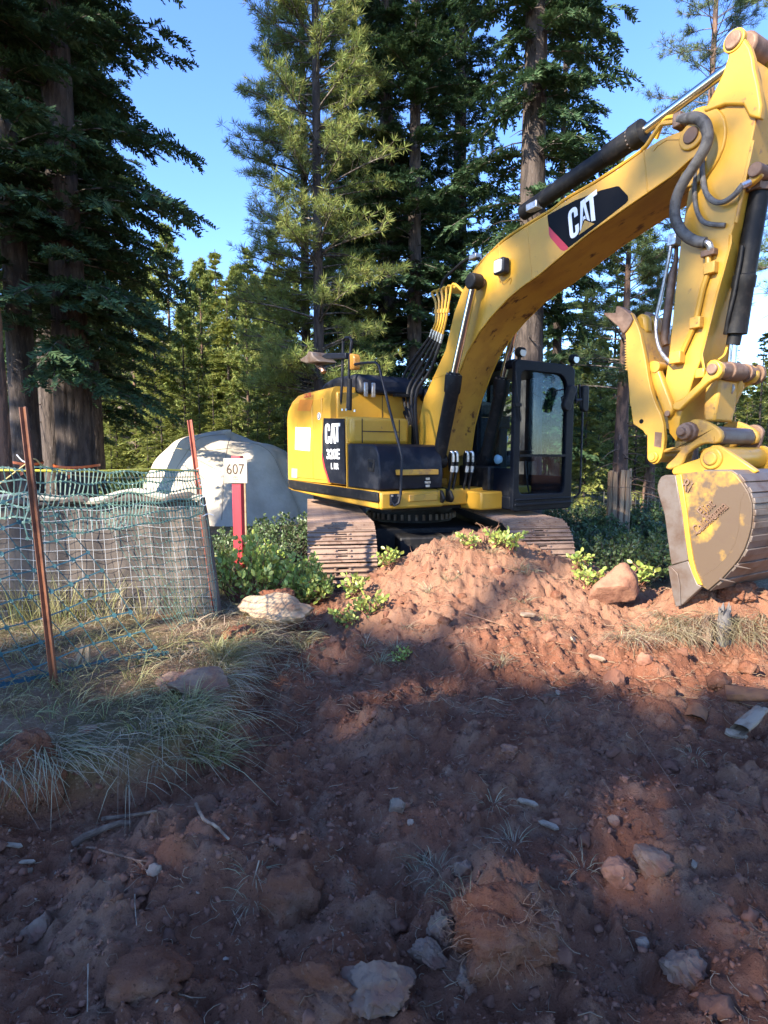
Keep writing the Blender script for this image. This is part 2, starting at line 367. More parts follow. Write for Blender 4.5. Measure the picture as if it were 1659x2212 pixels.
# ground material: soil / forest floor by an attribute, everything else fine relief
def ground_mat():
    m = bpy.data.materials.new('red_brown_soil'); m.use_nodes = True; n = m.node_tree; L = n.links; b = n.nodes['Principled BSDF']
    b.inputs['Roughness'].default_value = .97; b.inputs['Specular IOR Level'].default_value = .15
    tc = n.nodes.new('ShaderNodeTexCoord')
    def noise(s, d=8, r=.65):
        t = n.nodes.new('ShaderNodeTexNoise'); t.inputs['Scale'].default_value = s; t.inputs['Detail'].default_value = d; t.inputs['Roughness'].default_value = r
        L.new(tc.outputs['Object'], t.inputs['Vector']); return t.outputs[0]
    def rng(src, a, bb):
        r = n.nodes.new('ShaderNodeMapRange'); r.inputs[1].default_value = a; r.inputs[2].default_value = bb; L.new(src, r.inputs[0]); return r.outputs[0]
    def mix(f, a, c2):
        x = n.nodes.new('ShaderNodeMix'); x.data_type = 'RGBA'; L.new(f, x.inputs['Factor'])
        for s, q in (('A', a), ('B', c2)):
            if isinstance(q, tuple): x.inputs[s].default_value = (*q, 1)
            else: L.new(q, x.inputs[s])
        return x.outputs['Result']
    soil = mix(rng(noise(1.3), .35, .65), (.185,.072,.039), (.25,.106,.060))
    soil = mix(rng(noise(5.5), .50, .68), soil, (.29,.155,.095))
    soil = mix(rng(noise(38, 4), .62, .72), soil, (.33,.21,.14))
    soil = mix(rng(noise(90, 3), .60, .70), soil, (.09,.036,.02))
    fl = mix(rng(noise(2.0), .4, .6), (.20,.135,.085), (.11,.085,.045))
    fl = mix(rng(noise(.45), .48, .62), fl, (.075,.10,.035))
    fl = mix(rng(noise(40, 3), .55, .66), fl, (.36,.27,.17))
    at = n.nodes.new('ShaderNodeAttribute'); at.attribute_name = 'floor'
    c = mix(at.outputs['Fac'], soil, fl)
    pl = n.nodes.new('ShaderNodeAttribute'); pl.attribute_name = 'pale_soil'
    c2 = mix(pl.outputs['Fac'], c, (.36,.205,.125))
    L.new(c2, b.inputs['Base Color'])
    bp = n.nodes.new('ShaderNodeBump'); bp.inputs['Distance'].default_value = .02; L.new(noise(60, 8, .7), bp.inputs['Height']); L.new(bp.outputs[0], b.inputs['Normal'])
    return m
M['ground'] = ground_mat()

# ------------------------------------------------------------------ ground sheet
def axis(segs):
    out = []
    for a, b, st in segs: out.append(np.arange(a, b-1e-9, st))
    return np.concatenate(out)
gx = np.concatenate([-np.geomspace(700, 8, 34), axis([(-7.4,-3.6,.12),(-3.6,-1.9,.035),(-1.9,2.4,.0155),(2.4,4.0,.03),(4.0,7.6,.12)]), np.geomspace(8, 700, 34)])
gy = np.concatenate([-np.geomspace(120, 1.2, 18), axis([(-.9,1.0,.2),(1.0,3.2,.0125),(3.2,5.2,.018),(5.2,6.8,.03),(6.8,12,.12)]), np.geomspace(12, 900, 90)])
X, Y = np.meshgrid(gx, gy)
Z = ground(X, Y)
nx, ny = len(gx), len(gy)
idx = np.arange(nx*ny).reshape(ny, nx)
F = np.stack([idx[:-1,:-1], idx[:-1,1:], idx[1:,1:], idx[1:,:-1]], -1).reshape(-1, 4)
V = np.stack([X, Y, Z], -1).reshape(-1, 3)
# crumbly sideways offset so steep lumps do not smear
fx = 0.008*fbm(X*23, Y*23, 71, 2)*(1-sst((Y-5)/2)); fy = 0.008*fbm(X*23, Y*23, 91, 2)*(1-sst((Y-5)/2))
V[:, 0] += fx.ravel(); V[:, 1] += fy.ravel()
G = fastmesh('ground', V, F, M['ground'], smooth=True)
tag(G, kind='structure')
fl = np.clip(bank_mask(X, Y)*.85*(sst((X+3.5)/-1.0)*0+1)+sst((Y-6.2)/1.2)+sst((-X-4)/2)+sst((X-3.6)/1.5)*sst((Y-4.5)/1.0), 0, 1)
fl = np.clip(fl+.25*fbm(X*3, Y*3, 44, 3)*(fl > .02), 0, 1)
a = G.data.attributes.new('floor', 'FLOAT', 'POINT'); a.data.foreach_set('value', fl.ravel().astype(np.float32))
dry = np.clip(sst((Y-3.9)/.9)*(1-sst((Y-6.4)/.8))*sst((X+.7)/.5)*(.50+.6*fbm(X*4, Y*4, 61, 3)), 0, .85)  # paler band of soil across the mound, broken up by noise
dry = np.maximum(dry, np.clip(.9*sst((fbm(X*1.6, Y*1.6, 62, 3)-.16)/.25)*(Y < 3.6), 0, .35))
a = G.data.attributes.new('pale_soil', 'FLOAT', 'POINT'); a.data.foreach_set('value', dry.ravel().astype(np.float32))

# ================================================================== EXCAVATOR
EC = np.array([.42, 8.83]); TH = R(31)
HV = np.array([math.sin(TH), -math.cos(TH)]); LV = np.array([math.cos(TH), math.sin(TH)])
KK = {0:(0,0,1),1:(603.5,713.2,.26454),2:(877.8,713.2,.26454),3:(822.9,438.9,.26454),4:(1152.1,54.86,.30555),5:(1275,493.7,.23148),6:(1275,877.8,.23148)}
def _kp(k, x, y): a, b, s = KK[k]; return ray(a+s*x, b+s*y)
def S(k, x, y, yo):
    """machine-frame (forward, up) of a sight line on the vertical plane y=yo of the machine"""
    d = _kp(k, x, y); t = (yo+EC@LV)/(d[:2]@LV); p = d*t
    return (float((p[:2]-EC)@HV), float(p[2]+EYE))
def Fr(k, x, y, xo):
    """machine-frame (left, up) on the vertical plane x=xo of the machine"""
    d = _kp(k, x, y); t = (xo+EC@HV)/(d[:2]@HV); p = d*t
    return (float((p[:2]-EC)@LV), float(p[2]+EYE))
def S3(k, x, y, yo): q = S(k, x, y, yo); return Vector((q[0], yo, q[1]))
def F3(k, x, y, xo): q = Fr(k, x, y, xo); return Vector((xo, q[0], q[1]))
def SP(k, pts, yo): return [S(k, a, b, yo) for a, b in pts]
def MP(pts, yo): return [S(k, a, b, yo) for k, a, b in pts]
EX = empty('excavator', (EC[0], EC[1], -.1), 'large yellow and black tracked excavator with bucket resting on the dirt', 'excavator', rz=TH-math.pi/2)
def part(mb, name, mats, parent=None, **kw):
    o = mb.obj(name, mats, parent or EX, **kw)
    if parent is None: o.location = (0, 0, .1)
    return o
def smooth_path(pts, k=5):
    P = [Vector(p) for p in pts]; out = []
    for i in range(len(P)-1):
        p0 = P[max(i-1,0)]; p1 = P[i]; p2 = P[i+1]; p3 = P[min(i+2,len(P)-1)]
        for j in range(k):
            t = j/k
            out.append(.5*((2*p1)+(p2-p0)*t+(2*p0-5*p1+4*p2-p3)*t*t+(3*p1-p0-3*p2+p3)*t**3))
    out.append(P[-1]); return out
def rrect(x0, x1, z0, z1, r, n=5):
    if not hasattr(r, '__len__'): r = (r, r, r, r)
    out = []
    for cx, cz, rr, a0 in ((x1-r[0], z1-r[0], r[0], 0), (x0+r[1], z1-r[1], r[1], 90), (x0+r[2], z0+r[2], r[2], 180), (x1-r[3], z0+r[3], r[3], 270)):
        for i in range(n+1):
            a = R(a0+90*i/n); out.append((cx+rr*math.cos(a), cz+rr*math.sin(a)))
    return out

# ---- rear body
plan = [(0.46,-1.37),(-1.52,-1.37),(-1.66,-1.345),(-1.77,-1.27),(-1.86,-1.12),(-1.94,-.85),(-2.00,-.5),(-2.04,0)]
plan = plan+[(x, -y) for x, y in plan[-2::-1]]
planA = [(min(x, 0.02), y) for x, y in plan]
mb = MB(); n_ = len(planA); rings = []
for zz_, dx_, dy_ in ((1.19,0,0),(2.16,0,0),(2.30,.05,.0),(2.44,.20,.02),(2.52,.36,.05),(2.545,.46,.10)):
    rings += [Vector((x+(dx_ if x < -1.3 else 0), y*(1-dy_/1.37), zz_)) for x, y in planA]
mb.add(rings, [tuple(range(n_-1,-1,-1)), tuple(range(5*n_, 6*n_))]+[(k*n_+i, k*n_+(i+1) % n_, (k+1)*n_+(i+1) % n_, (k+1)*n_+i) for k in range(5) for i in range(n_)])
import bmesh as _bm
body = part(mb, 'counterweight', M['yellow'], ang=32)
b_ = _bm.new(); b_.from_mesh(body.data); _bm.ops.recalc_face_normals(b_, faces=b_.faces); b_.to_mesh(body.data); b_.free()
mb = MB(); mb.prism([(0.025,-1.365),(0.50,-1.365),(.50,-.42),(0.025,-.42)], 1.19, 2.10, 'z'); blk = part(mb, 'rear_compartment', M['yellow'], bevel=.025)
mb = MB(); mb.prism([(0.06,-1.36),(0.62,-1.36),(.62,-.45),(0.06,-.45)], 1.735, 2.095, 'z'); hp = part(mb, 'front_cowl', M['yellow'], bevel=.05)
mb = MB(); mb.box(.025,.40,-.41,.36,1.19,2.02); part(mb, 'engine_bulkhead', M['yellow'], bevel=.02)
mb = MB(); mb.box(-1.7,.30,.365,1.35,1.19,2.3); part(mb, 'left_side_housing', M['yellow'], bevel=.05)
# seams, panel joints on the front cowl
mb = MB()
for yy in (-1.20,-.62): mb.box(.62,.626,yy-.006,yy+.006,1.75,2.07)
mb.box(.62,.626,-1.2,-.62,1.90,1.912)
part(mb, 'cowl_joint', M['black'], hp)
# door leaves on the flank, proud of the body
mb = MB()
x0, z1 = S(1, 80, 700, -1.375); x1 = S(1, 275, 900, -1.375)[0]
mb.prism([(-1.55,1.235),(x1-.008,1.235),(x1-.008,2.40),(-1.34,2.40),(-1.55,2.12)], -1.383, -1.360); part(mb, 'side_door', M['yellow'], bevel=.008)
mb = MB(); mb.prism([(x1+.008,1.235),(-.02,1.235),(-.25,1.50),(-.25,2.13),(-.25,2.40),(x1+.008,2.40)], -1.383, -1.360); part(mb, 'side_panel', M['yellow'], bevel=.008)
# black decal panel with red and orange slash
dk = SP(1, [(360,718),(524,722),(538,1262),(412,1243),(372,1120),(350,1015),(352,860)], -1.386)
mb = MB(); mb.prism(dk, -1.386, -1.366); dp = part(mb, 'black_side_panel', M['black'])
mb = MB(); mb.prism(SP(1, [(346,1005),(350,1012),(372,1120),(412,1243),(402,1241),(362,1125),(346,1040)], -1.388), -1.3875, -1.368); part(mb, 'red_slash', M['red_decal'], dp)
mb = MB(); mb.prism(SP(1, [(345,1040),(362,1125),(402,1241),(384,1236),(352,1120),(344,1060)], -1.388), -1.3875, -1.368); part(mb, 'orange_slash', M['orange_decal'], dp)

# ---- lettering built as shapes: three block letters and a peak
def letters(parent, Mx, w, h, peak=True, thick=.004):
    """Mx maps unit letter space (x right 0..1, y up 0..1) to machine space"""
    def put(polys, name, m, dz=0):
        b = MB()
        for p in polys:
            n = len(p); vs = [Mx @ Vector((q[0]*w, q[1]*h, dz)) for q in p]+[Mx @ Vector((q[0]*w, q[1]*h, dz+thick)) for q in p]
            b.add(vs, [tuple(range(n-1,-1,-1)), tuple(range(n, 2*n))]+[(i, (i+1) % n, n+(i+1) % n, n+i) for i in range(n)])
        return part(b, name, m, parent, smooth=False)
    C = []
    def strip(P, wd):
        for i in range(len(P)-1):
            (xa, ya), (xb, yb) = P[i], P[i+1]; C.append([P[i], P[i+1], wd[i+1], wd[i]])
    out = [(.33,.64),(.33,.82),(.31,.91),(.27,.97),(.20,1.0),(.13,1.0),(.06,.97),(.02,.91),(0,.80),(0,.20),(.02,.09),(.06,.03),(.13,0),(.20,0),(.27,.03),(.31,.09),(.33,.18),(.33,.36)]
    inn = [(.21,.64),(.21,.80),(.205,.83),(.195,.85),(.18,.86),(.15,.86),(.14,.85),(.125,.83),(.12,.80),(.12,.20),(.125,.17),(.14,.15),(.15,.14),(.18,.14),(.195,.15),(.205,.17),(.21,.20),(.21,.36)]
    strip(out, inn); put(C, 'letter_c', M['white'])
    A = [[(.50,1.0),(.53,.72),(.47,.40),(.44,.30),(.36,.12) if peak else (.34,.0),(.36,.0)] if False else [(.46,1.0),(.535,1.0),(.535,.80),(.455,.28) if peak else (.46,0),(.35,.0)],
         [(.535,1.0),(.60,1.0),(.70,.16) if peak else (.72,0),(.61,.28) if peak else (.60,0),(.535,.80)],
         [(.50,.45),(.565,.45),(.575,.32),(.535,.36) if peak else (.50,.32),(.485,.32)]]
    put(A, 'letter_a', M['white'])
    T = [[(.62,1.0),(1.0,1.0),(1.0,.84),(.62,.84)], [(.745,.84),(.875,.84),(.875,.06),(.745,.12)]]
    put(T, 'letter_t', M['white'])
    if peak: put([[(.30,-.03),(.84,-.03),(.545,.30)]], 'yellow_peak', M['yellow'], .002)
def frame3(o, ux, uy, uz): return Matrix(((ux[0],uy[0],uz[0],o[0]),(ux[1],uy[1],uz[1],o[1]),(ux[2],uy[2],uz[2],o[2]),(0,0,0,1)))
# flank normal is -y ; letters run rear -> front (machine +x)
p0 = S(1, 374, 925, -1.39); p1 = S(1, 496, 935, -1.39); p2 = S(1, 374, 765, -1.39)
letters(dp, frame3((p0[0],-1.386,p0[1]), (1,0,-.02), (0,0,1), (0,-1,0)), (p1[0]-p0[0]), (p2[1]-p0[1]), peak=False)
FM = lambda x, z, y=-1.3865: frame3((x,y,z), (1,0,0), (0,0,1), (0,-1,0))
c = S(1, 438, 1016, -1.386); text_obj('model_lettering', '320E', .185, M['white'], dp, FM(*c), xs=1.12, bold=.006)
c = S(1, 452, 1113, -1.386); text_obj('model_lettering', 'L RR', .115, M['white'], dp, FM(*c), xs=1.05, bold=.003)
def plate(k, pts, y, name, m, parent=None, th=.004): b = MB(); b.prism(SP(k, pts, y), y, y+th); return part(b, name, m, parent)
plate(1, [(132,792),(254,797),(247,987),(128,975)], -1.388, 'white_notice', M['white'])
plate(1, [(167,566),(275,568),(250,661),(145,660)], -1.388, 'orange_square_sticker', M['orange_decal'])
plate(1, [(100,1128),(146,1132),(143,1208),(98,1202)], -1.388, 'pale_sticker', M['sign_beige'])
c = S(1, 230, 535, -1.386); text_obj('red_lettering', 'CALTIS', .085, M['red_decal'], body, FM(c[0], c[1], -1.389), bold=.002)
c = S3(1, 321, 702, -1.392); mb = MB(); mb.cyl(c, c+Vector((0,.01,0)), .052, 24); rg = part(mb, 'round_emblem', M['white'])
mb = MB(); mb.cyl(c+Vector((0,-.003,0)), c+Vector((0,.01,0)), .040, 24); part(mb, 'emblem_ring', M['black'], rg)
mb = MB(); mb.cyl(c+Vector((0,-.005,0)), c+Vector((0,.01,0)), .026, 24); part(mb, 'emblem_centre', M['white'], rg)
# bumper strip and lower frame
side_lo = [(-1.66,1.06),(-1.60,1.01),(1.34,.94),(1.34,1.155),(-1.66,1.185)]
mb = MB(); mb.prism([(-1.50,1.185),(-1.50,1.02),(-.2,.97),(1.325,.935),(1.325,1.155)], -1.372, 1.2); part(mb, 'deck_frame', M['yellow'], bevel=.02)
mb = MB(); mb.prism([(x*1.0,y) for x, y in plan if x < 0.1], 1.03, 1.187, 'z'); part(mb, 'counterweight_skirt', M['yellow'], bevel=.03)
q = SP(1, [(72,1222),(800,1325),(806,1402),(790,1408),(110,1300),(72,1285)], -1.40)
mb = MB(); mb.prism(q, -1.405, -1.37); part(mb, 'rubber_bumper_strip', M['rubber'], bevel=.02)
# black hood
hood = [(-1.30,2.46),(-1.20,2.62),(-1.00,2.72),(-.72,2.76),(.05,2.74),(.16,2.64),(.20,2.46)]
mb = MB(); mb.prism(hood, -.98, .10); hd = part(mb, 'engine_hood', M['black'], bevel=.05)
mb = MB(); mb.prism([(-1.3,2.4),(-1.2,2.55),(-.6,2.60),(.22,2.58),(.28,2.40)], .11, 1.2); part(mb, 'rear_hood', M['black'], bevel=.05)
for i in range(2):
    mb = MB(); a = -1.02+.36*i
    mb.prism([(a,2.52),(a+.30,2.52),(a+.32,2.66),(a+.04,2.66)], -.990, -.972); part(mb, 'hood_grille', M['rubber'], hd)
mb = MB(); mb.tube(smooth_path([S3(1,362,345,-.9),S3(1,352,315,-.9),S3(1,318,285,-.9),S3(1,310,262,-.9)]), .045, 12); part(mb, 'exhaust_pipe', M['exhaust'])
# body yellow upper front face (bulkhead of the hood)
mb = MB(); mb.box(.0,.05,-1.28,.34,2.08,2.47); fb = part(mb, 'hood_front_wall', M['yellow'], bevel=.02)
for yy in (-.55,): mb = MB(); mb.box(.05,.054,yy-.005,yy+.005,2.1,2.45); part(mb, 'wall_joint', M['black'], fb)
for k, (yy, zz) in enumerate(((-.92,2.52),(-.80,2.52))):
    mb = MB(); mb.box(.205,.24,yy-.03,yy+.03,zz-.12,zz+.08); part(mb, 'hood_latch', M['silver'], hd, bevel=.01)

# ---- toolbox, front right
FX = 1.35
tb = [(.53,1.165),(1.35,1.165),(1.37,1.35),(1.33,1.60),(1.26,1.70),(1.18,1.725),(.53,1.745)]
mb = MB(); mb.prism(tb, -1.372, -.42); tbx = part(mb, 'black_toolbox', M['black'], bevel=.02)
mb = MB(); mb.prism([(.50,1.165),(.52,1.165),(.52,1.75),(.50,1.75)], -1.377, -.45); part(mb, 'toolbox_trim', M['yellow'], tbx)
q = SP(1, [(722,1050),(776,1055),(770,1160),(720,1150)], -1.378)
mb = MB(); mb.prism(q, -1.380, -1.36); lt = part(mb, 'door_latch', M['rubber'], tbx, bevel=.006)
mb = MB(); mb.prism([(q[0][0]+.03,q[0][1]-.03),(q[1][0]-.04,q[1][1]-.04),(q[2][0]-.04,q[2][1]+.05),(q[3][0]+.03,q[3][1]+.05)], -1.384, -1.36); 
part(mb, 'latch_handle', M['cabblack'], tbx)
a = F3(1, 962, 1150, 1.40); b = F3(1, 1275, 1165, 1.40)
mb = MB(); mb.box(1.355, 1.47, a.y, b.y, min(a.z,b.z)-.02, max(a.z,b.z)+.015); part(mb, 'step_plate', M['yellow_dirty'], bevel=.008)
c = F3(1, 1212, 1243, 1.372); mb = MB()
for dz in (-.045, 0, .045): mb.box(1.36, 1.376, c.y-.045+abs(dz)*.3, c.y+.045-abs(dz)*.3, c.z+dz-.018, c.z+dz+.018)
part(mb, 'slotted_vent', M['silver'], tbx, bevel=.005)
# yellow base below toolbox with recessed step
mb = MB(); mb.box(1.33, 1.395, -1.372, -.42, .93, 1.150); bs = part(mb, 'front_frame_beam', M['yellow'], bevel=.03)
a = F3(1, 1058, 1345, 1.40); b = F3(1, 1290, 1390, 1.40)
mb = MB(); mb.box(1.38, 1.415, a.y, b.y, b.z, a.z); part(mb, 'beam_step', M['yellow_dirty'], bs, bevel=.01)
c = F3(1, 935, 1370, 1.40); mb = MB(); mb.box(1.38, 1.43, c.y-.06, c.y+.06, c.z-.09, c.z+.05); cl = part(mb, 'rail_bracket', M['black'], bs, bevel=.01)
mb = MB()
for dy in (-.045,.045): mb.cyl(Vector((1.43,c.y+dy,c.z+.03)), Vector((1.44,c.y+dy,c.z+.03)), .014, 8)
part(mb, 'bracket_bolt', M['silver'], bs)
# handrail
hr = [S3(1,592,282,-1.25), F3(1,700,268,.80), F3(1,785,262,1.0), F3(1,812,290,1.05), F3(1,900,650,1.25), F3(1,985,970,1.45), F3(1,1000,1030,1.48), F3(1,990,1340,1.48), F3(1,975,1410,1.47), F3(1,940,1432,1.45), F3(1,915,1395,1.43)]
mb = MB(); mb.tube(hr, .017, 10); part(mb, 'handrail', M['black'])
yA = -1.22
mb = MB(); mb.tube([S3(1,495,655,yA),S3(1,512,430,yA),S3(1,520,85,yA),S3(1,540,62,yA),S3(1,575,62,yA),S3(1,592,85,yA),S3(1,578,200,yA),S3(1,570,300,yA),S3(1,556,655,yA)], .020, 10); part(mb, 'mirror_post', M['black'])
mb = MB(); mb.tube([S3(1,575,400,yA),S3(1,572,655,yA)], .034, 12); part(mb, 'post_sleeve', M['rubber'])
mb = MB(); mb.prism([(q[0],q[1]) for q in SP(1,[(400,190),(560,185),(560,235),(400,238),(372,225),(360,212)],yA-.02)], yA-.06, yA+.03); part(mb, 'mirror_bracket', M['black'], bevel=.012)
mb = MB(); mb.prism(SP(1,[(246,245),(300,210),(322,182),(345,184),(352,212),(385,240),(410,262),(300,278),(252,262)],-.9), -1.08, -.75); part(mb, 'exhaust_cap', M['worn_steel'], bevel=.02)
mb = MB(); mb.prism(SP(1,[(598,192),(630,198),(638,230),(632,320),(600,328)],yA), yA-.05, yA+.05); part(mb, 'amber_lamp', M['amber'], bevel=.015)
mb = MB()
for px_, py_ in ((515,660),(545,660),(615,668),(440,600)): c = S3(1, px_, py_, -1.3); mb.cyl(c, c+Vector((0,0,.03)), .014, 8)
part(mb, 'bolt', M['silver'])

# ---- boom
YB = -.27
BO = [(0,903,925),(0,915.5,862),(0,936.7,814.6),(0,963,756),(0,981.6,677),(0,999,629),(0,1024,587),(0,1055,550),(0,1090,521),(0,1140,489),(0,1185,462),
      (0,1213,440),(0,1274,405),(0,1335.5,366),(0,1384,331),(0,1427,302),(0,1457.7,289),(0,1492,276),(0,1507,279),(0,1516,290),(0,1516,312),(0,1508,333),
      (0,1488,348),(0,1454.6,378.7),(0,1415,406),(0,1335.5,461),(0,1274,504),(0,1228.5,540.7),(0,1164,595),(0,1128,620),(0,1098,645),(0,1061,685),(0,1034.5,719),
      (0,1008,764),(0,992,804),(0,972,860),(0,958,920),(0,950,985),(0,905,990)]
bo = MP(BO, YB)
mb = MB(); mb.prism(bo, YB+.02, -YB-.02); boom = part(mb, 'boom', M['boom_core'], ang=30)
# side plates stand a little proud along the edges
for yy in (YB, -YB):
    mb = MB(); mb.prism(bo, yy-.006 if yy < 0 else yy-.014, yy+.014 if yy < 0 else yy+.006); part(mb, 'boom_side_plate', M['yellow'], boom, bevel=.006, ang=30)
# weld seams across the plates
for (a, b) in (((0,1078,528),(0,1083,592)), ((0,1140,492),(0,1150,603)), ((0,1391,325),(0,1400,413)), ((0,936,816),(0,990,806))):
    mb = MB(); mb.tube([Vector((*S(*a, YB),0)).xzy+Vector((0,YB-.006,0)), Vector((*S(*b, YB),0)).xzy+Vector((0,YB-.006,0))], .006, 6); part(mb, 'weld_seam', M['yellow'], boom)
tip = Vector((S(4,1130,785,YB)[0], 0, S(4,1130,785,YB)[1]))
mb = MB(); mb.cyl(tip+Vector((0,YB-.03,0)), tip+Vector((0,-YB+.03,0)), .105, 28); part(mb, 'pin_boss', M['yellow'], boom, bevel=.01)
mb = MB(); mb.cyl(tip+Vector((0,YB-.045,0)), tip+Vector((0,YB+.02,0)), .062, 24); part(mb, 'boom_pin', M['rust_steel'], boom, bevel=.008)
# raised edge plate near the tip
mb = MB(); mb.prism(MP([(4,840,880),(4,870,845),(4,940,800),(4,1040,800),(4,1040,808),(4,945,810),(4,880,852),(4,850,890)], YB-.008), YB-.012, YB+.0); part(mb, 'tip_rib', M['yellow'], boom)
# decal on boom
D = lambda pts: [S(4, a, b, YB-.008) for a, b in pts]
mb = MB(); mb.prism(D([(100,1352),(104,1340),(290,1240),(480,1165),(590,1137),(606,1138),(668,1205),(670,1235),(655,1255),(560,1330),(250,1570),(108,1418)]), YB-.010, YB+.004); bd = part(mb, 'black_boom_decal', M['decal'], boom)
mb = MB(); mb.prism(D([(108,1420),(248,1568),(238,1585),(215,1594),(195,1588),(120,1500),(112,1480)]), YB-.010, YB+.004); part(mb, 'red_boom_decal', M['red_decal'], boom)
# lettering along the boom: map an affine frame through picture points
o_ = S3(4, 262, 1520, YB-.0105); x_ = S3(4, 468, 1372, YB-.0105); y_ = S3(4, 243, 1318, YB-.0105)
ux = (x_-o_); uy = (y_-o_)
letters(bd, Matrix(((ux.x,uy.x,0,o_.x),(0,0,-1,o_.y),(ux.z,uy.z,0,o_.z),(0,0,0,1))), 1.0, 1.0, peak=True, thick=.003)
# work lamp on boom
c = S3(3, 970, 515, YB-.10)
mb = MB(); mb.prism([(c.x+a, c.z+b) for a, b in rrect(-.085,.085,-.085,.085,.03)], c.y-.02, c.y+.07); wl = part(mb, 'work_lamp', M['black'], bevel=.012)
mb = MB(); mb.prism([(c.x+a, c.z+b) for a, b in rrect(-.062,.062,-.066,.066,.025)], c.y-.032, c.y-.02); part(mb, 'lamp_lens', M['lens'], wl)
mb = MB(); mb.tube([c+Vector((0,.05,0)), c+Vector((.02,.10,-.03))], .02, 8); part(mb, 'lamp_bracket', M['yellow'], wl)
mb = MB(); mb.tube(smooth_path([c+Vector((-.05,.02,-.07)), c+Vector((-.02,.06,-.16)), c+Vector((.09,.085,-.13)), c+Vector((.07,.09,-.2))]), .006, 6); part(mb, 'lamp_cable', M['yellow'], wl)
# boom lift cylinders
ct = S(3, 765, 640, -.40); cb = S(1, 1308, 960, -.40); gl = S(1, 1425, 365, -.40); gl2 = S(1, 1410, 505, -.40)
dirv = Vector((cb[0]-gl[0], 0, cb[1]-gl[1])).normalized()
for yy, lab in ((-.40, 'near'), (.40, 'far')):
    T = Vector((ct[0], yy, ct[1])); Gp = Vector((gl[0], yy, gl[1])); G2 = Vector((gl2[0], yy, gl2[1]))
    mb = MB(); mb.cyl(T, Gp+dirv*.05, .046, 20); rod = part(mb, 'boom_cylinder_rod', M['chrome'])
    mb = MB(); mb.tube([Gp-dirv*.03, Gp, Gp+dirv*.005, G2, G2+dirv*.02, G2+dirv*.9], [.072,.072,.108,.104,.088,.088], 22); cy = part(mb, 'boom_cylinder', M['rubber'], bevel=.004)
    mb = MB(); mb.cyl(T+Vector((0,-.075,0)), T+Vector((0,.075,0)), .092, 22); part(mb, 'rod_eye', M['rubber'], rod, bevel=.015)
    mb = MB()
    for j in range(10):
        a = 2*math.pi*j/10; u = dirv.orthogonal().normalized(); v = dirv.cross(u)
        p = Gp+(u*math.cos(a)+v*math.sin(a))*.088; mb.cyl(p-dirv*.012, p+dirv*.006, .010, 6)
    part(mb, 'gland_bolts', M['worn_steel'], cy)
    e = G2+dirv*.9; mb = MB(); mb.cyl(e+Vector((0,-.08,0)), e+Vector((0,.08,0)), .10, 18); part(mb, 'cylinder_eye', M['rubber'], cy)
mb = MB(); mb.cyl(Vector((ct[0],-.44,ct[1])), Vector((ct[0],.44,ct[1])), .05, 16); part(mb, 'cross_pin', M['rust_steel'])
# stick cylinder on top of the boom
a = S3(4, 20, 1262, 0); b = S3(4, 795, 738, 0); rp = Vector((S(4,1437,120,-.2)[0], 0, S(4,1437,120,-.2)[1]))
dv = (b-a).normalized()
b2 = b
mb = MB(); mb.tube([a-dv*.2, a, b2-dv*.42, b2-dv*.41, b2-dv*.14, b2-dv*.13, b2-dv*.02, b2], [.085,.085,.085,.100,.100,.112,.112,.07], 24); scy = part(mb, 'stick_cylinder', M['rubber'])
mb = MB()
for j in range(16):
    an = 2*math.pi*j/16; u = dv.orthogonal().normalized(); v = dv.cross(u); p = b2+(u*math.cos(an)+v*math.sin(an))*.094
    mb.cyl(p-dv*.15, p-dv*.135, .012, 6)
part(mb, 'gland_bolts', M['worn_steel'], scy)
mb = MB(); mb.cyl(b2-dv*.02, rp, .046, 22); part(mb, 'stick_cylinder_rod', M['chrome'])
mb = MB(); mb.cyl(rp+Vector((0,-.12,0)), rp+Vector((0,.12,0)), .105, 20); part(mb, 'rod_eye', M['rust_steel'], bevel=.02)

# ---- stick
SB = SP(4, [(1470,188),(1495,194),(1515,215),(1540,330),(1562,450),(1590,570),(1570,690),(1545,810),(1475,1120),(1425,1390)], -.2)+SP(5, [(1296,100),(1284,230),(1180,650),(1090,1000),(1040,1200),(955,1420),(890,1640)], -.2)+SP(6, [(835,120),(820,250),(800,330),(735,250),(720,120),(712,0)], -.2)+SP(5,[(712,1500),(700,1400),(722,1250),(742,1100),(790,620),(840,150)], -.2)+SP(4,[(1060,1400),(1090,1200),(1120,1060),(1170,930),(1225,800),(1225,640),(1275,500),(1330,370),(1420,215),(1445,194)], -.2)
mb = MB(); mb.prism(SB, -.2, .2); stick = part(mb, 'stick', M['yellow'], bevel=.008, ang=30)
lug = SP(4, [(1437,57),(1460,62),(1492,90),(1540,110) if False else (1500,105),(1530,150),(1552,220),(1562,300),(1590,420),(1612,560),(1600,660),(1520,640),(1480,560),(1350,560),(1215,610),(1196,600),(1225,560),(1282,455),(1338,335),(1372,235),(1382,160),(1392,100),(1412,68)], -.235)
for y0, y1 in ((-.235,-.165),(.165,.235)):
    mb = MB(); mb.prism(lug, y0, y1); lg = part(mb, 'stick_ear', M['yellow'], stick, bevel=.015)
mb = MB(); mb.cyl(rp+Vector((0,-.262,0)), rp+Vector((0,-.2,0)), .062, 24); part(mb, 'ear_pin', M['rust_steel'], stick, bevel=.01)
mb = MB(); mb.cyl(rp+Vector((0,-.244,0)), rp+Vector((0,-.2,0)), .080, 24); part(mb, 'pin_collar', M['yellow'], stick, bevel=.006)
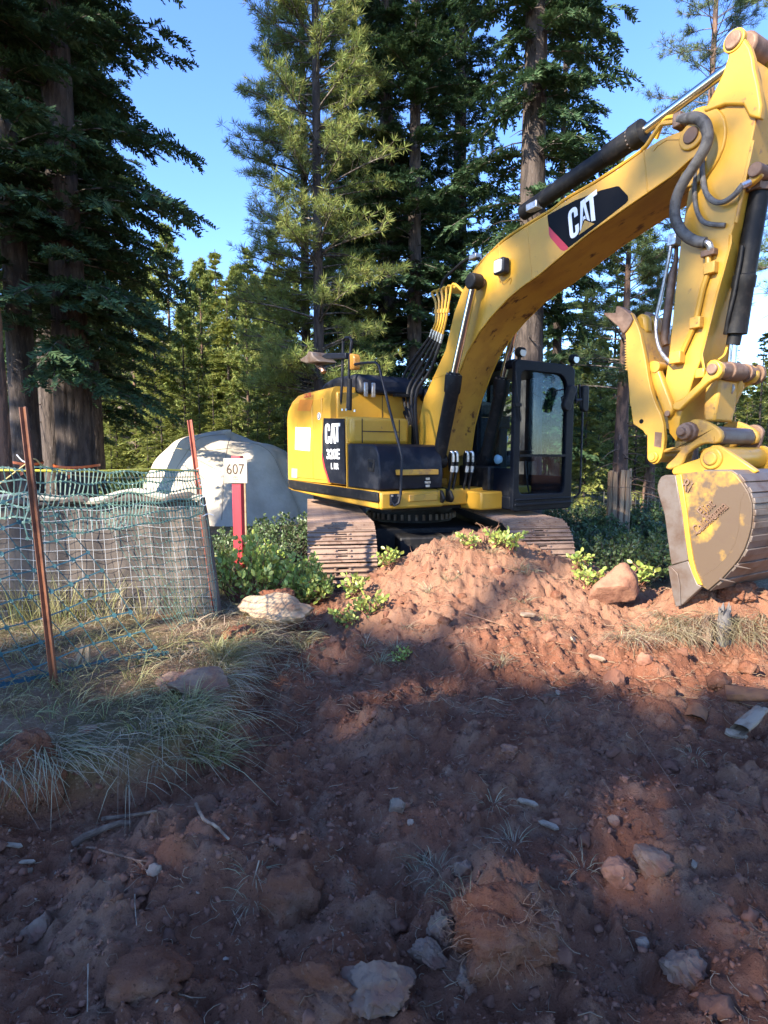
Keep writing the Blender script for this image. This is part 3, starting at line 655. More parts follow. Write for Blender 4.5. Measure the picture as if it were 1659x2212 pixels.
# pivot boss where the stick meets the boom
mb = MB(); mb.cyl(tip+Vector((0,-.205,0)), tip+Vector((0,.205,0)), .16, 24); part(mb, 'pivot_boss', M['yellow'], stick)
pb = S3(4, 1225, 830, -.2); mb = MB(); mb.prism([(pb.x+(-.12+.30*math.cos(t))*.9, pb.z+.30*math.sin(t)) for t in np.linspace(-1.5,1.5,14)]+[(pb.x-.2,pb.z+.28),(pb.x-.2,pb.z-.28)], -.222, -.19); part(mb, 'pivot_plate', M['yellow'], stick, bevel=.01)
# long edge plates
mb = MB(); mb.prism(SP(4,[(1545,812),(1565,812),(1500,1120),(1440,1400),(1425,1390),(1475,1120)],-.205), -.212, -.19); part(mb, 'edge_plate', M['yellow_dirty'], stick, bevel=.004)
# bucket cylinder on the front of the stick
c0 = S(4, 1575, 1022, -.2)
for y0, y1 in ((-.20,-.15),(.15,.20)):
    mb = MB(); mb.prism(SP(4,[(1520,1080),(1545,1000),(1575,985),(1605,1010),(1612,1050),(1590,1080),(1545,1120),(1500,1150)],-.2), y0, y1); part(mb, 'cylinder_ear', M['yellow'], stick, bevel=.01)
mb = MB(); mb.cyl(Vector((c0[0],-.225,c0[1])), Vector((c0[0],.225,c0[1])), .052, 18); part(mb, 'cylinder_pin', M['rust_steel'], stick, bevel=.008)
A = S3(4, 1625, 1010, -.03); B = S3(5, 1352, 985, -.03); Cc = S3(5, 1332, 1085, -.03); Dd = S3(5, 1315, 1300, -.03)
dv2 = (B-A).normalized()
mb = MB(); mb.tube([A, A+dv2*.05, B-dv2*.45, B-dv2*.44, B-dv2*.36, B-dv2*.35, B, B+dv2*.005, Cc], [.07,.074,.074,.084,.084,.078,.086,.052,.052], 24); bcy = part(mb, 'bucket_cylinder', M['rubber'])
mb = MB(); mb.cyl(Cc, Dd, .038, 20); part(mb, 'bucket_cylinder_rod', M['chrome'])
mb = MB(); q = A+dv2*.12; mb.cyl(q, q+dv2*.05, .09, 20); mb.box(-.05,.05,-.10,-.06,-.05,.05,M=Matrix.Translation(q)); part(mb, 'hose_clamp', M['rust_steel'], bcy)
mb = MB(); mb.tube([S3(5,1420,160,-.13),S3(5,1400,300,-.13),S3(5,1340,620,-.13),S3(5,1305,760,-.13),S3(5,1280,870,-.13),S3(5,1270,985,-.10)], .014, 8); part(mb, 'cylinder_oil_pipe', M['rubber'], bcy)

# ---- linkage
lp = S(5, 1145, 1310, -.29); LP = Vector((lp[0], 0, lp[1]))
mb = MB(); mb.tube([LP+Vector((0,-.22,0)), LP+Vector((0,-.10,0)), LP+Vector((0,-.09,0)), LP+Vector((0,.09,0)), LP+Vector((0,.10,0)), LP+Vector((0,.32,0))], [.062,.062,.075,.075,.064,.064], 20); lk = part(mb, 'link_shaft', M['rust_steel'], bevel=.006)
mb = MB(); mb.cyl(LP+Vector((0,.32,0)), LP+Vector((0,.36,0)), .085, 20); mb.cyl(LP+Vector((0,.15,0)), LP+Vector((0,.19,0)), .078, 20); part(mb, 'shaft_collar', M['rust_steel'], lk, bevel=.006)
pv = S(5, 815, 1650, -.26)
for y0, y1 in ((-.29,-.23),(.23,.29)):
    mb = MB()
    mb.prism(SP(5, [(1085,1260),(1120,1228),(1160,1222),(1200,1245),(1226,1290),(1222,1345),(1190,1395),(1140,1415),(1100,1440),(830,1700),(770,1690),(760,1650),(790,1610),(850,1590),(1020,1430),(1070,1350)], -.29), y0, y1)
    lv = part(mb, 'idler_link', M['yellow'], bevel=.012)
mb = MB(); mb.cyl(LP+Vector((0,-.315,0)), LP+Vector((0,-.25,0)), .042, 20); part(mb, 'link_pin', M['rust_steel'], bevel=.006)
mb = MB(); mb.prism(SP(5, [(1090,1400),(1215,1400),(1210,1480),(1190,1600),(1170,1720),(1160,1800),(1060,1800),(1050,1720),(1060,1560)], -.14), -.14, .14); part(mb, 'power_link', M['yellow_dirty'], bevel=.02)
mb = MB(); mb.prism(SP(5, [(1290,1400),(1400,1380),(1380,1500),(1310,1640),(1290,1740),(1230,1740),(1240,1600),(1290,1500)], .10), .12, .2); part(mb, 'power_link_arm', M['yellow_dirty'], bevel=.02)

# ---- thumb
ty = -.31
tc = SP(5, [(380,785),(410,840),(440,900),(465,970),(482,1060),(500,1150),(520,1250),(540,1380),(560,1480),(590,1580),(620,1659)], ty)+SP(6, [(652,60),(680,160),(692,300),(682,400),(662,480),(628,528),(590,542),(550,520),(530,470),(530,270),(515,265),(490,225),(430,185),(400,165),(385,60),(380,0)], ty)+SP(5, [(370,1659),(352,1400),(345,1300),(338,1200),(335,1050),(325,980),(300,930),(300,860)], ty)
for y0, y1, nm in ((ty,ty+.045,'thumb_side_plate'),(.10,.145,'thumb_side_plate')):
    mb = MB(); mb.prism(tc, y0, y1); tp = part(mb, nm, M['yellow'], bevel=.012, ang=30)
    mb = MB(); mb.prism(SP(5, [(128,800),(150,787),(245,790),(252,730),(268,722),(330,755),(385,800),(408,850),(385,900),(345,960),(318,985),(270,920),(190,850)], ty), y0-.02, y1+.02); part(mb, 'thumb_claw', M['rust_steel'], tp, bevel=.014)
# ragged gripping teeth on the near plate
mb = MB()
for i in range(12):
    f = i/11; p = S(5, 338+f*6, 1040+f*270, ty); mb.prism([(p[0]-.028,p[1]),(p[0]+.02,p[1]+.022),(p[0]+.02,p[1]-.022)], ty+.004, ty+.041)
part(mb, 'thumb_teeth', M['yellow_dirty'])
back = SP(5, [(440,920),(472,1010),(495,1150),(520,1290),(545,1420),(575,1560)], ty)
mb = MB()
mb.prism([(x-.005, z) for x, z in back]+[(x-.055, z) for x, z in back[::-1]], ty+.046, .10); part(mb, 'thumb_back_plate', M['yellow_dirty'])
for k, yy in enumerate((-.16,-.01,.12)):
    base_ = S(5, 400, 800, ty); mb = MB()
    mb.prism([(base_[0]-.06,base_[1]-.16),(base_[0]-.05,base_[1]+.0),(base_[0]-.0,base_[1]+.03),(base_[0]+.06,base_[1]-.02),(base_[0]+.07,base_[1]-.16)], yy-.05, yy+.05); part(mb, 'thumb_rib', M['yellow'], bevel=.03)
mb = MB(); p = S3(6, 590, 470, ty); mb.cyl(p+Vector((0,-.02,0)), p+Vector((0,.5,0)), .050, 20); tpn = part(mb, 'thumb_pivot', M['yellow'], bevel=.008)
mb = MB(); mb.cyl(p+Vector((0,-.03,0)), p+Vector((0,.0,0)), .030, 20); part(mb, 'pivot_cap', M['yellow_dirty'], tpn)
mb = MB(); p = S3(6, 478, 140, ty); mb.cyl(p+Vector((0,-.003,0)), p+Vector((0,.01,0)), .020, 16); part(mb, 'thumb_hole', M['decal'])
mb = MB(); mb.prism(SP(6, [(605,238),(668,245),(660,385),(596,372)], ty-.002), ty-.003, ty+.01); part(mb, 'rust_patch_plate', M['rust_steel'])
mb = MB(); mb.prism(SP(5, [(530,1290),(545,1245),(585,1230),(622,1255),(632,1300),(760,1640),(775,1690),(750,1740),(710,1760),(675,1740),(660,1690),(540,1350)], ty+.06), ty+.06, ty+.13); tl = part(mb, 'thumb_link', M['yellow'], bevel=.015)
p = S3(5, 600, 1290, ty+.05); mb = MB(); mb.cyl(p, p+Vector((0,.30,0)), .048, 18); part(mb, 'thumb_link_shaft', M['yellow'], tl)
p = S3(6, 715, 65, ty+.05); mb = MB(); mb.cyl(p, p+Vector((0,.14,0)), .024, 14); part(mb, 'thumb_link_pin', M['rust_steel'], tl)

# ---- quick coupler
cp = SP(6, [(655,438),(700,395),(760,380),(835,382),(850,350),(862,300),(872,200),(905,150),(960,118),(1030,122),(1100,150),(1170,190),(1215,230),(1225,280),(1205,335),(1150,352),(1100,345),(1040,352),(960,395),(900,450),(870,520),(840,560),(740,592),(695,578),(715,540),(790,470),(838,410),(780,408),(700,430)], -.30)
for y0, y1 in ((-.30,-.245),(.245,.30)):
    mb = MB(); mb.prism(cp, y0, y1); qc = part(mb, 'coupler_side_plate', M['yellow_dirty'], bevel=.014)
hb = S3(6, 925, 238, -.30)
mb = MB(); mb.tube([hb+Vector((0,.02,0)), hb+Vector((0,-.04,0)), hb+Vector((0,-.045,0)), hb+Vector((0,-.09,0)), hb+Vector((0,-.095,0)), hb+Vector((0,-.13,0))], [.082,.08,.066,.064,.036,.034], 10); hubo = part(mb, 'hinge_pin', M['rust_steel'], bevel=.006)
mb = MB(); mb.cyl(Vector((hb.x,-.245,hb.z)), Vector((hb.x,.33,hb.z)), .055, 18); part(mb, 'hinge_shaft', M['rust_steel'], hubo)
rr = S3(6, 1190, 265, -.24)
prof = SP(6, [(1160,190),(1235,200),(1255,260),(1240,340),(1200,352),(1120,345),(1060,350)], -.24)
mb = MB(); mb.prism(prof, -.243, .242); part(mb, 'coupler_body', M['worn_steel'], bevel=.03)
c = S3(6, 1135, 300, -.305); mb = MB(); mb.cyl(c, c+Vector((0,.02,0)), .022, 14); part(mb, 'coupler_bolt', M['yellow_dirty'])
# lock ring
c = S3(5, 1265, 1500, .05); mb = MB(); mb.tube([c+Vector((.06*math.cos(t), 0, .055*math.sin(t))) for t in np.linspace(-2.6,.9,16)], .012, 8); part(mb, 'lock_ring', M['silver'])

# ---- bucket
ys = -.60
bside = SP(6, [(802,640),(900,622),(1050,606),(1310,606),(1360,640),(1420,715),(1480,810),(1508,900),(1512,1000),(1500,1130),(1475,1230),(1440,1330),(1390,1420),(1340,1485),(1230,1605),(1100,1715),(1040,1680),(990,1610),(950,1500),(925,1400),(900,1200),(868,960),(845,820)], ys)
bk = empty('bucket', (0,0,.1)); bk.parent = EX
def bpart(mb, name, m, **kw):
    o = mb.obj(name, m, bk, **kw); return o
for y0, y1 in ((ys, ys+.03), (-ys-.03, -ys)):
    mb = MB(); mb.prism(bside, y0, y1); bsd = bpart(mb, 'bucket_side', M['bucket'], bevel=.006, ang=30)
# shell bands from the hinge round to the lip, each a plate slightly proud of the next
prof = SP(6, [(1050,606),(1180,603),(1310,606),(1365,645),(1420,715),(1455,765),(1482,812),(1500,860),(1509,910),(1512,965),(1510,1020),(1505,1080),(1496,1140),(1482,1205),(1465,1262),(1440,1330),(1405,1395),(1360,1460),(1300,1530),(1230,1605),(1165,1660),(1100,1715)], ys)
def offs(P, d):
    out = []
    for i, p in enumerate(P):
        a = P[max(i-1,0)]; b = P[min(i+1,len(P)-1)]; tx, tz = b[0]-a[0], b[1]-a[1]; l = math.hypot(tx, tz)
        out.append((p[0]-tz/l*d, p[1]+tx/l*d))
    return out
inner = offs(prof, -.03); outer = offs(prof, .016)
tw = 0
i = 0; k = 0
while i < len(prof)-1:
    j = min(i+(3 if i < 3 else 1), len(prof)-1)
    off = .020 if k % 2 else .010
    oo = offs(prof, off)
    loop = inner[i:j+1]+oo[i:j+1][::-1]
    # leave a narrow recessed joint
    mb = MB(); mb.prism(loop, ys+.012, -ys-.012); bpart(mb, 'shell_plate', M['worn_steel'] if k else M['worn_steel'], bevel=.004, ang=50)
    i = j; k += 1
# yellow strip, side cutter and wear plates
mb = MB(); mb.prism(SP(6, [(800,640),(850,632),(905,1000),(932,1250),(960,1430),(985,1530),(1045,1670),(1000,1655),(955,1560),(918,1430),(885,1200),(862,1000),(832,820)], ys-.012), ys-.016, ys+.005); bpart(mb, 'leading_edge_strip', M['yellow'], bevel=.004)
mb = MB(); mb.prism(SP(6, [(640,690),(662,655),(700,640),(798,640),(830,830),(860,1000),(884,1200),(916,1430),(912,1440),(765,1480),(755,1480),(738,1380),(705,1120),(690,1010),(650,880),(625,790),(625,740)], ys+.002), ys+.002, ys+.042); bpart(mb, 'side_cutter', M['worn_steel'], bevel=.008)
mb = MB(); mb.prism(SP(6, [(725,1490),(765,1486),(914,1442),(955,1560),(1000,1660),(1040,1680),(1000,1720),(860,1850),(800,1870),(775,1780),(740,1600)], ys-.004), ys-.004, ys+.04); bpart(mb, 'corner_wear_plate', M['worn_steel'], bevel=.006)
mb = MB(); mb.prism(SP(6, [(727,1495),(760,1500),(815,1560),(835,1660),(840,1780),(845,1860),(800,1872),(775,1780),(742,1600)], ys-.014), ys-.016, ys-.002); bpart(mb, 'corner_tooth', M['worn_steel'], bevel=.004)
mb = MB(); mb.prism(SP(6, [(1042,1620),(1060,1580),(1180,1500),(1280,1400),(1350,1280),(1385,1150),(1392,1010),(1405,880),(1440,800),(1480,812),(1508,900),(1512,1000),(1500,1130),(1475,1230),(1440,1330),(1390,1420),(1340,1485),(1230,1605),(1100,1715),(1060,1690)], ys-.006), ys-.009, ys+.004); bpart(mb, 'heel_wear_plate', M['bucket'], bevel=.004, ang=30)
# ears on top
ear = SP(6, [(755,605),(775,572),(830,548),(900,522),(1000,492),(1050,465),(1075,430),(1100,385),(1140,362),(1195,362),(1240,385),(1400,490),(1565,606),(1500,640),(1100,620),(860,640),(770,640)], -.36)
for y0, y1 in ((-.36,-.31),(.31,.36)):
    mb = MB(); mb.prism(ear, y0, y1); er = bpart(mb, 'bucket_ear', M['yellow'], bevel=.012, ang=30)
c = S3(6, 1133, 485, -.36)
mb = MB(); mb.cyl(c+Vector((0,-.018,0)), c+Vector((0,.72,0)), .088, 24); ep = bpart(mb, 'bucket_pin_boss', M['yellow'], bevel=.01)
mb = MB(); mb.cyl(c+Vector((0,-.035,0)), c+Vector((0,.02,0)), .055, 24); bpart(mb, 'bucket_pin', M['yellow_dirty'], bevel=.01)
c2 = S3(6, 1530, 270, .33); mb = MB()
mb.prism([(c2.x+.09*math.cos(t), c2.z+.09*math.sin(t)) for t in np.linspace(.3,3.2,10)]+[(c2.x-.12,c2.z-.3),(c2.x+.02,c2.z-.3)], .30, .34); part(mb, 'coupler_rear_lug', M['rust_steel'], bevel=.01)
# torch-cut lettering
def wtext(body, k, p, q, hgt, nm='welded_lettering'):
    a = S3(k, *p, ys-.01); b = S3(k, *q, ys-.01); u = (b-a); L_ = u.length; u.normalize(); up = Vector((-u.z, 0, u.x))
    mid = (a+b)/2
    Mx = frame3(mid, u, up, (0,-1,0)); o = text_obj(nm, body, hgt, M['rust_steel'], bk, Mx, extrude=.004)
    wdt = max(v.co.dot(u) for v in o.data.vertices)-min(v.co.dot(u) for v in o.data.vertices)
    f = L_/max(wdt, .01)
    for v in o.data.vertices:
        d = (v.co-mid).dot(u); v.co += u*(d*(f-1))
    o.data.update(); o.location = (0,0,0); return o
wtext('Flint', 6, (1025,1005), (1140,895), .11)
wtext('R', 6, (1070,1045), (1125,1000), .09)
wtext('Calinherma', 6, (975,1170), (1262,915), .11)
a = S3(6, 982, 1196, ys-.012); b = S3(6, 1268, 935, ys-.012); mb = MB(); mb.tube([a, b], .006, 6); bpart(mb, 'weld_underline', M['rust_steel'])
wtext('Ri', 6, (868,722), (935,762), .13)
for f, px_, py_ in ((0,1380,1488),(1,1240,1610)):
    a = S3(6, px_-30, py_, ys-.02); mb = MB(); mb.tube([a, a+Vector((.12,-.02,.0))], [.008,.001], 6); bpart(mb, 'wire_spike', M['worn_steel'])

# ---- pipes and hoses
def pipe(pts, r, name, m, parent=None, k=4, n=8):
    mb = MB(); mb.tube(smooth_path(pts, k), r, n); return part(mb, name, m, parent)
# yellow pipes along the boom's upper edge
def edge(yo, lift, ks):
    return [Vector((S(*p, YB)[0], yo, S(*p, YB)[1]+lift)) for p in ks]
eg = [(0,963,756),(0,975,690),(0,993,635),(0,1020,583),(0,1055,545),(0,1090,514),(0,1140,482),(0,1185,455),(0,1213,433),(0,1274,398),(0,1335,358),(0,1375,330)]
for i in range(3):
    pipe(edge(-.20+.075*i, .035+.01*i, eg), .016, 'boom_oil_pipe', M['yellow'])
# bent lines at the root of the boom
for i in range(5):
    yo = -.24+.07*i; e = Vector((S(0,998,640,YB)[0], yo, S(0,998,640,YB)[1]+.05))
    s_ = S3(3, 590-i*38, 660+i*14, yo); m1 = S3(3, 560-i*28, 780+i*8, yo); m2 = S3(3, 530-i*20, 960, yo); en = S3(3, 500-i*20, 1080-i*10, yo)
    pipe([e, s_, m1, m2, en], .017, 'bent_oil_pipe', M['yellow'])
    mb = MB(); mb.cyl(m2+(m1-m2).normalized()*.1, m2+(m1-m2).normalized()*.15, .028, 8); part(mb, 'pipe_clamp', M['yellow'])
    mb = MB(); d_ = (en-m2).normalized(); mb.tube([en-d_*.02, en+d_*.05, en+d_*.055, en+d_*.12], [.024,.024,.019,.019], 8); part(mb, 'hose_fitting', M['silver'])
    q = en+d_*.1
    h1 = S3(1, 1230-i*45, 330-i*5, yo-.05*1); h2 = S3(1, 1130-i*38, 480, yo-.14); h3 = S3(1, 1110-i*28, 620, yo-.20); h4 = S3(1, 1118-i*14, 780, yo-.2); h5 = S3(1, 1130-i*22, 940, yo-.15)
    pipe([q, h1, h2, h3, h4, h5], .024, 'hydraulic_hose', M['rubber'], k=6)
mb = MB(); c = S3(1, 1020, 535, -.35); mb.box(-.05,.05,-.16,.12,-.02,.02, M=Matrix.Translation(c)); part(mb, 'hose_strap', M['rubber'])
# extra hose looping behind
pipe([S3(3,800,450,-.05),S3(3,700,460,-.05),S3(3,600,540,-.05),S3(3,520,620,-.05),S3(3,490,700,-.05),S3(3,500,780,-.05)], .02, 'hydraulic_hose', M['rubber'])
mb = MB(); c = S3(3, 770, 440, -.05); mb.box(-.07,.07,-.05,.05,-.03,.03, M=Matrix.Translation(c)); part(mb, 'hose_coupling', M['silver'], bevel=.01)
c = S3(3, 1250, 28, -.05); mb = MB(); mb.box(-.08,.08,-.05,.05,-.04,.04, M=Matrix.Translation(c)); part(mb, 'hose_coupling', M['silver'], bevel=.01)
# pipes lifting off near the boom tip and the big hose to the stick
pipe([S3(4,770,880,-.22),S3(4,800,850,-.24),S3(4,860,760,-.26),S3(4,905,700,-.27),S3(4,960,690,-.27),S3(4,1010,680,-.27)], .020, 'boom_tip_pipe', M['yellow'])
pipe([S3(4,870,800,-.05),S3(4,900,720,-.08),S3(4,940,660,-.12),S3(4,1010,645,-.15)], .020, 'boom_tip_pipe', M['yellow'])
mb = MB(); c = S3(4, 1035, 672, -.26); mb.box(-.035,.035,-.05,.12,-.06,.05, M=Matrix.Translation(c)); part(mb, 'hose_flange', M['rust_steel'], bevel=.008)
bigh = [S3(4,1035,665,-.28),S3(4,1100,655,-.30),S3(4,1160,655,-.32),S3(4,1215,700,-.33),S3(4,1232,790,-.34),S3(4,1205,880,-.34),S3(4,1140,990,-.34),S3(4,1060,1110,-.34),S3(4,1010,1230,-.33),S3(4,1000,1340,-.32),S3(4,1030,1430,-.30),S3(4,1090,1495,-.28),S3(4,1160,1530,-.26),S3(4,1215,1535,-.25)]
pipe(bigh, .040, 'large_grey_hose', M['hosegrey'], n=14)
mb = MB()
sp_ = smooth_path(bigh, 26)
for i in range(30, len(sp_)-2, 2): mb.tube([sp_[i]-(sp_[i+1]-sp_[i]).normalized()*.003, sp_[i]+(sp_[i+1]-sp_[i]).normalized()*.003], .0425, 12)
part(mb, 'hose_spiral_guard', M['hosegrey'])
pipe([S3(4,1215,1535,-.25),S3(4,1240,1545,-.25),S3(4,1252,1580,-.24),S3(5,1110,250,-.22)], .026, 'hose_elbow', M['silver'])
pipe([S3(4,1190,700,-.15),S3(4,1195,900,-.22),S3(4,1195,1050,-.24),S3(4,1215,1170,-.25),S3(4,1270,1240,-.26),S3(4,1340,1250,-.26),S3(4,1420,1200,-.26),S3(4,1470,1140,-.25),S3(4,1510,1115,-.2)], .021, 'grey_hose', M['hosegrey'])
pipe([S3(4,1180,720,-.10),S3(4,1160,960,-.20),S3(4,1140,1160,-.22),S3(4,1150,1290,-.235),S3(4,1190,1375,-.24),S3(4,1250,1405,-.23),S3(4,1355,1412,-.215)], .018, 'grey_hose', M['hosegrey'])
pipe([S3(4,1470,1140,-.25),S3(4,1530,1110,-.2)], .026, 'hose_fitting', M['silver'])
# rigid line down the stick
pipe([S3(5,1100,260,-.225),S3(5,1100,400,-.225),S3(5,1050,560,-.225),S3(5,985,860,-.225),S3(5,960,930,-.225),S3(5,880,1110,-.225),S3(5,850,1180,-.225)], .022, 'stick_oil_pipe', M['yellow'], k=2)
for px_, py_ in ((1125,370),(990,880)):
    c = S3(5, px_, py_, -.23); mb = MB(); mb.box(-.045,.045,-.03,.03,-.045,.045, M=Matrix.Translation(c)); part(mb, 'pipe_clamp_block', M['yellow_dirty'], bevel=.008)
c = S3(5, 810, 1205, -.24); mb = MB(); mb.box(-.05,.05,-.04,.04,-.05,.05, M=Matrix.Translation(c)); vb = part(mb, 'pipe_end_block', M['yellow_dirty'], bevel=.008)
c = S3(5, 1110, 235, -.23); mb = MB(); mb.box(-.055,.055,-.03,.03,-.02,.03, M=Matrix.Translation(c)); part(mb, 'flange_block', M['rust_steel'], bevel=.006)
pipe([S3(5,1300,60,-.21),S3(5,1310,140,-.21),S3(5,1180,620,-.212),S3(5,1060,1100,-.212),S3(5,1040,1180,-.212),S3(5,1060,1290,-.215),S3(5,1055,1330,-.215)], .010, 'grease_line', M['yellow'], k=2, n=6)
c = S3(5, 1030, 1350, -.215); mb = MB(); mb.box(-.04,.04,-.02,.02,-.04,.04, M=Matrix.Translation(c)); part(mb, 'grease_block', M['yellow'], bevel=.01)
pipe([S3(5,1275,1110,-.1),S3(5,1250,1180,-.15),S3(5,1195,1225,-.2)], .009, 'grease_line', M['yellow'], n=6)
# thumb cylinder and its pale hose behind the stick
mb = MB(); mb.tube([S3(5,805,150,-.1),S3(5,800,300,-.1),S3(5,770,420,-.1),S3(5,690,1040,-.1),S3(5,705,1090,-.1)], [.016,.018,.036,.036,.03], 14); part(mb, 'thumb_cylinder', M['rust_steel'])
pipe([S3(5,755,100,-.15),S3(5,740,250,-.15),S3(5,660,640,-.15),S3(5,615,850,-.16),S3(5,625,1050,-.2),S3(5,680,1180,-.23),S3(5,770,1270,-.25)], .016, 'silver_hose', M['silver'], k=6)
mb = MB(); c = S3(5, 790, 110, -.12); mb.box(-.04,.04,-.05,.05,-.05,.05, M=Matrix.Translation(c)); part(mb, 'hose_manifold', M['silver'], bevel=.008)
# hose loops by the boom foot
for i, px_ in enumerate((375, 408, 495, 535)):
    yo = -.30+.07*i+(.08 if i > 1 else 0)
    pts = [F3(2, px_-18, 1150, 1.25), F3(2, px_-22, 1040, 1.3), F3(2, px_-8, 995, 1.34), F3(2, px_+8, 1010, 1.36), F3(2, px_+4, 1080, 1.36), F3(2, px_-10, 1200, 1.34), F3(2, px_-35, 1320, 1.3)]
    hs = pipe(pts, .020, 'looped_hose', M['rubber'])
    mb = MB(); mb.tube(smooth_path([F3(2, px_-12, 995, 1.345), F3(2, px_+6, 1005, 1.37), F3(2, px_+8, 1075, 1.37)]), .021, 10); part(mb, 'hose_elbow', M['silver'])
    mb = MB(); mb.tube([F3(2, px_+4, 1110, 1.365), F3(2, px_-3, 1160, 1.36)], .027, 8); part(mb, 'hose_fitting', M['silver'])

# ---- deck between toolbox and cab
mb = MB(); mb.box(.4,1.28,-.42,.42,.95,1.05); mb.box(.10,.5,-.42,.40,1.05,1.25); part(mb, 'boom_foot_deck', M['yellow_dirty'])
for yy in (-.33,.30): mb = MB(); mb.prism([(.1,1.0),(.9,1.0),(.75,1.45),(.45,1.75),(.25,1.70)], yy, yy+.04); part(mb, 'boom_foot_bracket', M['yellow'], bevel=.02)
for yy in (-.40,.40):
    mb = MB(); mb.prism([(1.05,1.0),(1.44,.98),(1.48,1.04),(1.42,1.14),(1.2,1.18)], yy-.09, yy-.05); mb.prism([(1.05,1.0),(1.44,.98),(1.48,1.04),(1.42,1.14),(1.2,1.18)], yy+.05, yy+.09); part(mb, 'cylinder_foot_bracket', M['rubber'], bevel=.02)
mb = MB(); mb.box(-1.2,1.2,-1.1,1.2,.88,.97); part(mb, 'deck_underside', M['rubber'])
# yellow block and black box under the cab's right edge
a = Fr(2, 612, 1322, 1.62); b = Fr(2, 812, 1460, 1.62)
mb = MB(); mb.box(.7,1.62, a[0], b[0], b[1], a[1]); part(mb, 'cab_side_frame', M['yellow'], bevel=.025)
a = Fr(2, 675, 1108, 1.45); b = Fr(2, 800, 1310, 1.45)
mb = MB(); mb.box(.8,1.45, a[0], b[0], b[1], a[1]); part(mb, 'side_storage_case', M['rubber'], bevel=.03)
c = F3(2, 750, 1055, 1.40); mb = MB(); mb.ball(c, .07, 12, sq=(1,.75,1)); part(mb, 'white_plastic_bag', M['whitebag'])

# ---- cab
CX1 = 1.85
y0c, zt = .34, 2.80; y1c, zb = 1.43, .86
o_ = rrect(y0c, y1c, zb, zt, (.10,.05,.06,.06)); i_ = rrect(y0c+.10, y1c-.14, 1.08, zt-.13, (.20,.09,.09,.09))
mb = MB(); mb.ring(o_, i_, CX1-.07, CX1, 'x'); cabf = part(mb, 'cab_front_frame', M['cabblack'], bevel=.012)
mb = MB(); mb.prism([(a, b) for a, b in rrect(y0c+.09, y1c-.13, 1.60, zt-.12, (.2,.08,.01,.01))], CX1-.045, CX1-.037, 'x'); part(mb, 'upper_windscreen', M['glass'], cabf, smooth=False)
mb = MB(); mb.prism([(a, b) for a, b in rrect(y0c+.09, y1c-.13, 1.07, 1.575, (.01,.01,.08,.08))], CX1-.045, CX1-.037, 'x'); part(mb, 'lower_windscreen', M['glass'], cabf, smooth=False)
mb = MB(); mb.box(CX1-.05, CX1+.008, y0c+.09, y1c-.13, 1.572, 1.602); part(mb, 'windscreen_bar', M['cabblack'], cabf)
mb = MB(); mb.box(CX1-.02, CX1+.03, y0c+.02, y1c-.02, .93, .965); mb.box(CX1-.02, CX1+.02, y0c+.03, y1c-.02, 1.0, 1.02); part(mb, 'front_sill', M['cabblack'], cabf, bevel=.008)
# roof, floor, posts
mb = MB(); mb.box(.15, CX1-.075, y0c+.02, y1c-.02, 2.70, 2.82); part(mb, 'cab_roof', M['cabblack'], bevel=.04)
mb = MB(); mb.box(.15, CX1-.075, y0c+.02, y1c-.02, .88, 1.06); part(mb, 'cab_floor', M['cabblack'], bevel=.02)
for xx in (.16, 1.02):
    for yy in (y0c+.01, y1c-.09):
        mb = MB(); mb.box(xx, xx+.08, yy, yy+.08, 1.06, 2.70); part(mb, 'cab_post', M['cabblack'])
for yy in (y0c+.02, y1c-.05):
    mb = MB(); mb.box(.24, CX1-.08, yy, yy+.05, 1.06, 1.42 if yy < 1 else 1.30); part(mb, 'cab_lower_panel', M['cabblack'])
mb = MB(); mb.box(.24, CX1-.08, y0c+.035, y0c+.041, 1.42, 2.70); part(mb, 'right_side_window', M['glass'], smooth=False)
mb = MB(); mb.box(1.10, CX1-.08, y1c-.036, y1c-.03, 1.30, 2.70); part(mb, 'door_window', M['glass'], smooth=False)
mb = MB(); mb.box(.19, .196, y0c+.09, y1c-.09, 1.5, 2.70); part(mb, 'rear_window', M['glass'], smooth=False)
# seat and consoles
mb = MB(); mb.box(.55,.72,.68,1.15,1.55,2.15); mb.box(.60,1.08,.66,1.17,1.42,1.58); mb.box(.56,.68,.78,1.05,2.16,2.38); seat = part(mb, 'operator_seat', M['seat'], bevel=.05)
for yy in (.56, 1.20):
    mb = MB(); mb.box(.75,1.28,yy,yy+.12,1.50,1.66); cs = part(mb, 'armrest_console', M['rubber'], bevel=.03)
    mb = MB(); mb.tube([(1.2,yy+.06,1.66),(1.22,yy+.06,1.78),(1.21,yy+.05,1.87)], [.014,.014,.026], 10); part(mb, 'joystick', M['rubber'], cs)
mb = MB(); mb.box(1.35,1.45,.47,.60,1.3,1.95); part(mb, 'monitor_pillar', M['rubber'], bevel=.02)
mb = MB(); mb.box(1.34,1.37,.50,.72,1.95,2.12); part(mb, 'monitor', M['rubber'], bevel=.015)
mb = MB()
for k_, yy in enumerate((.78,.98)): mb.tube([(1.50,yy,1.05),(1.44,yy,1.25),(1.40,yy,1.52)], .012, 8)
part(mb, 'travel_lever', M['rubber'])
mb = MB(); mb.prism([(.62,1.62),(.66,1.70),(.73,1.86),(.75,1.84),(.70,1.66)], 1.30, 1.303, 'x'); part(mb, 'paper_note', M['whitebag'])
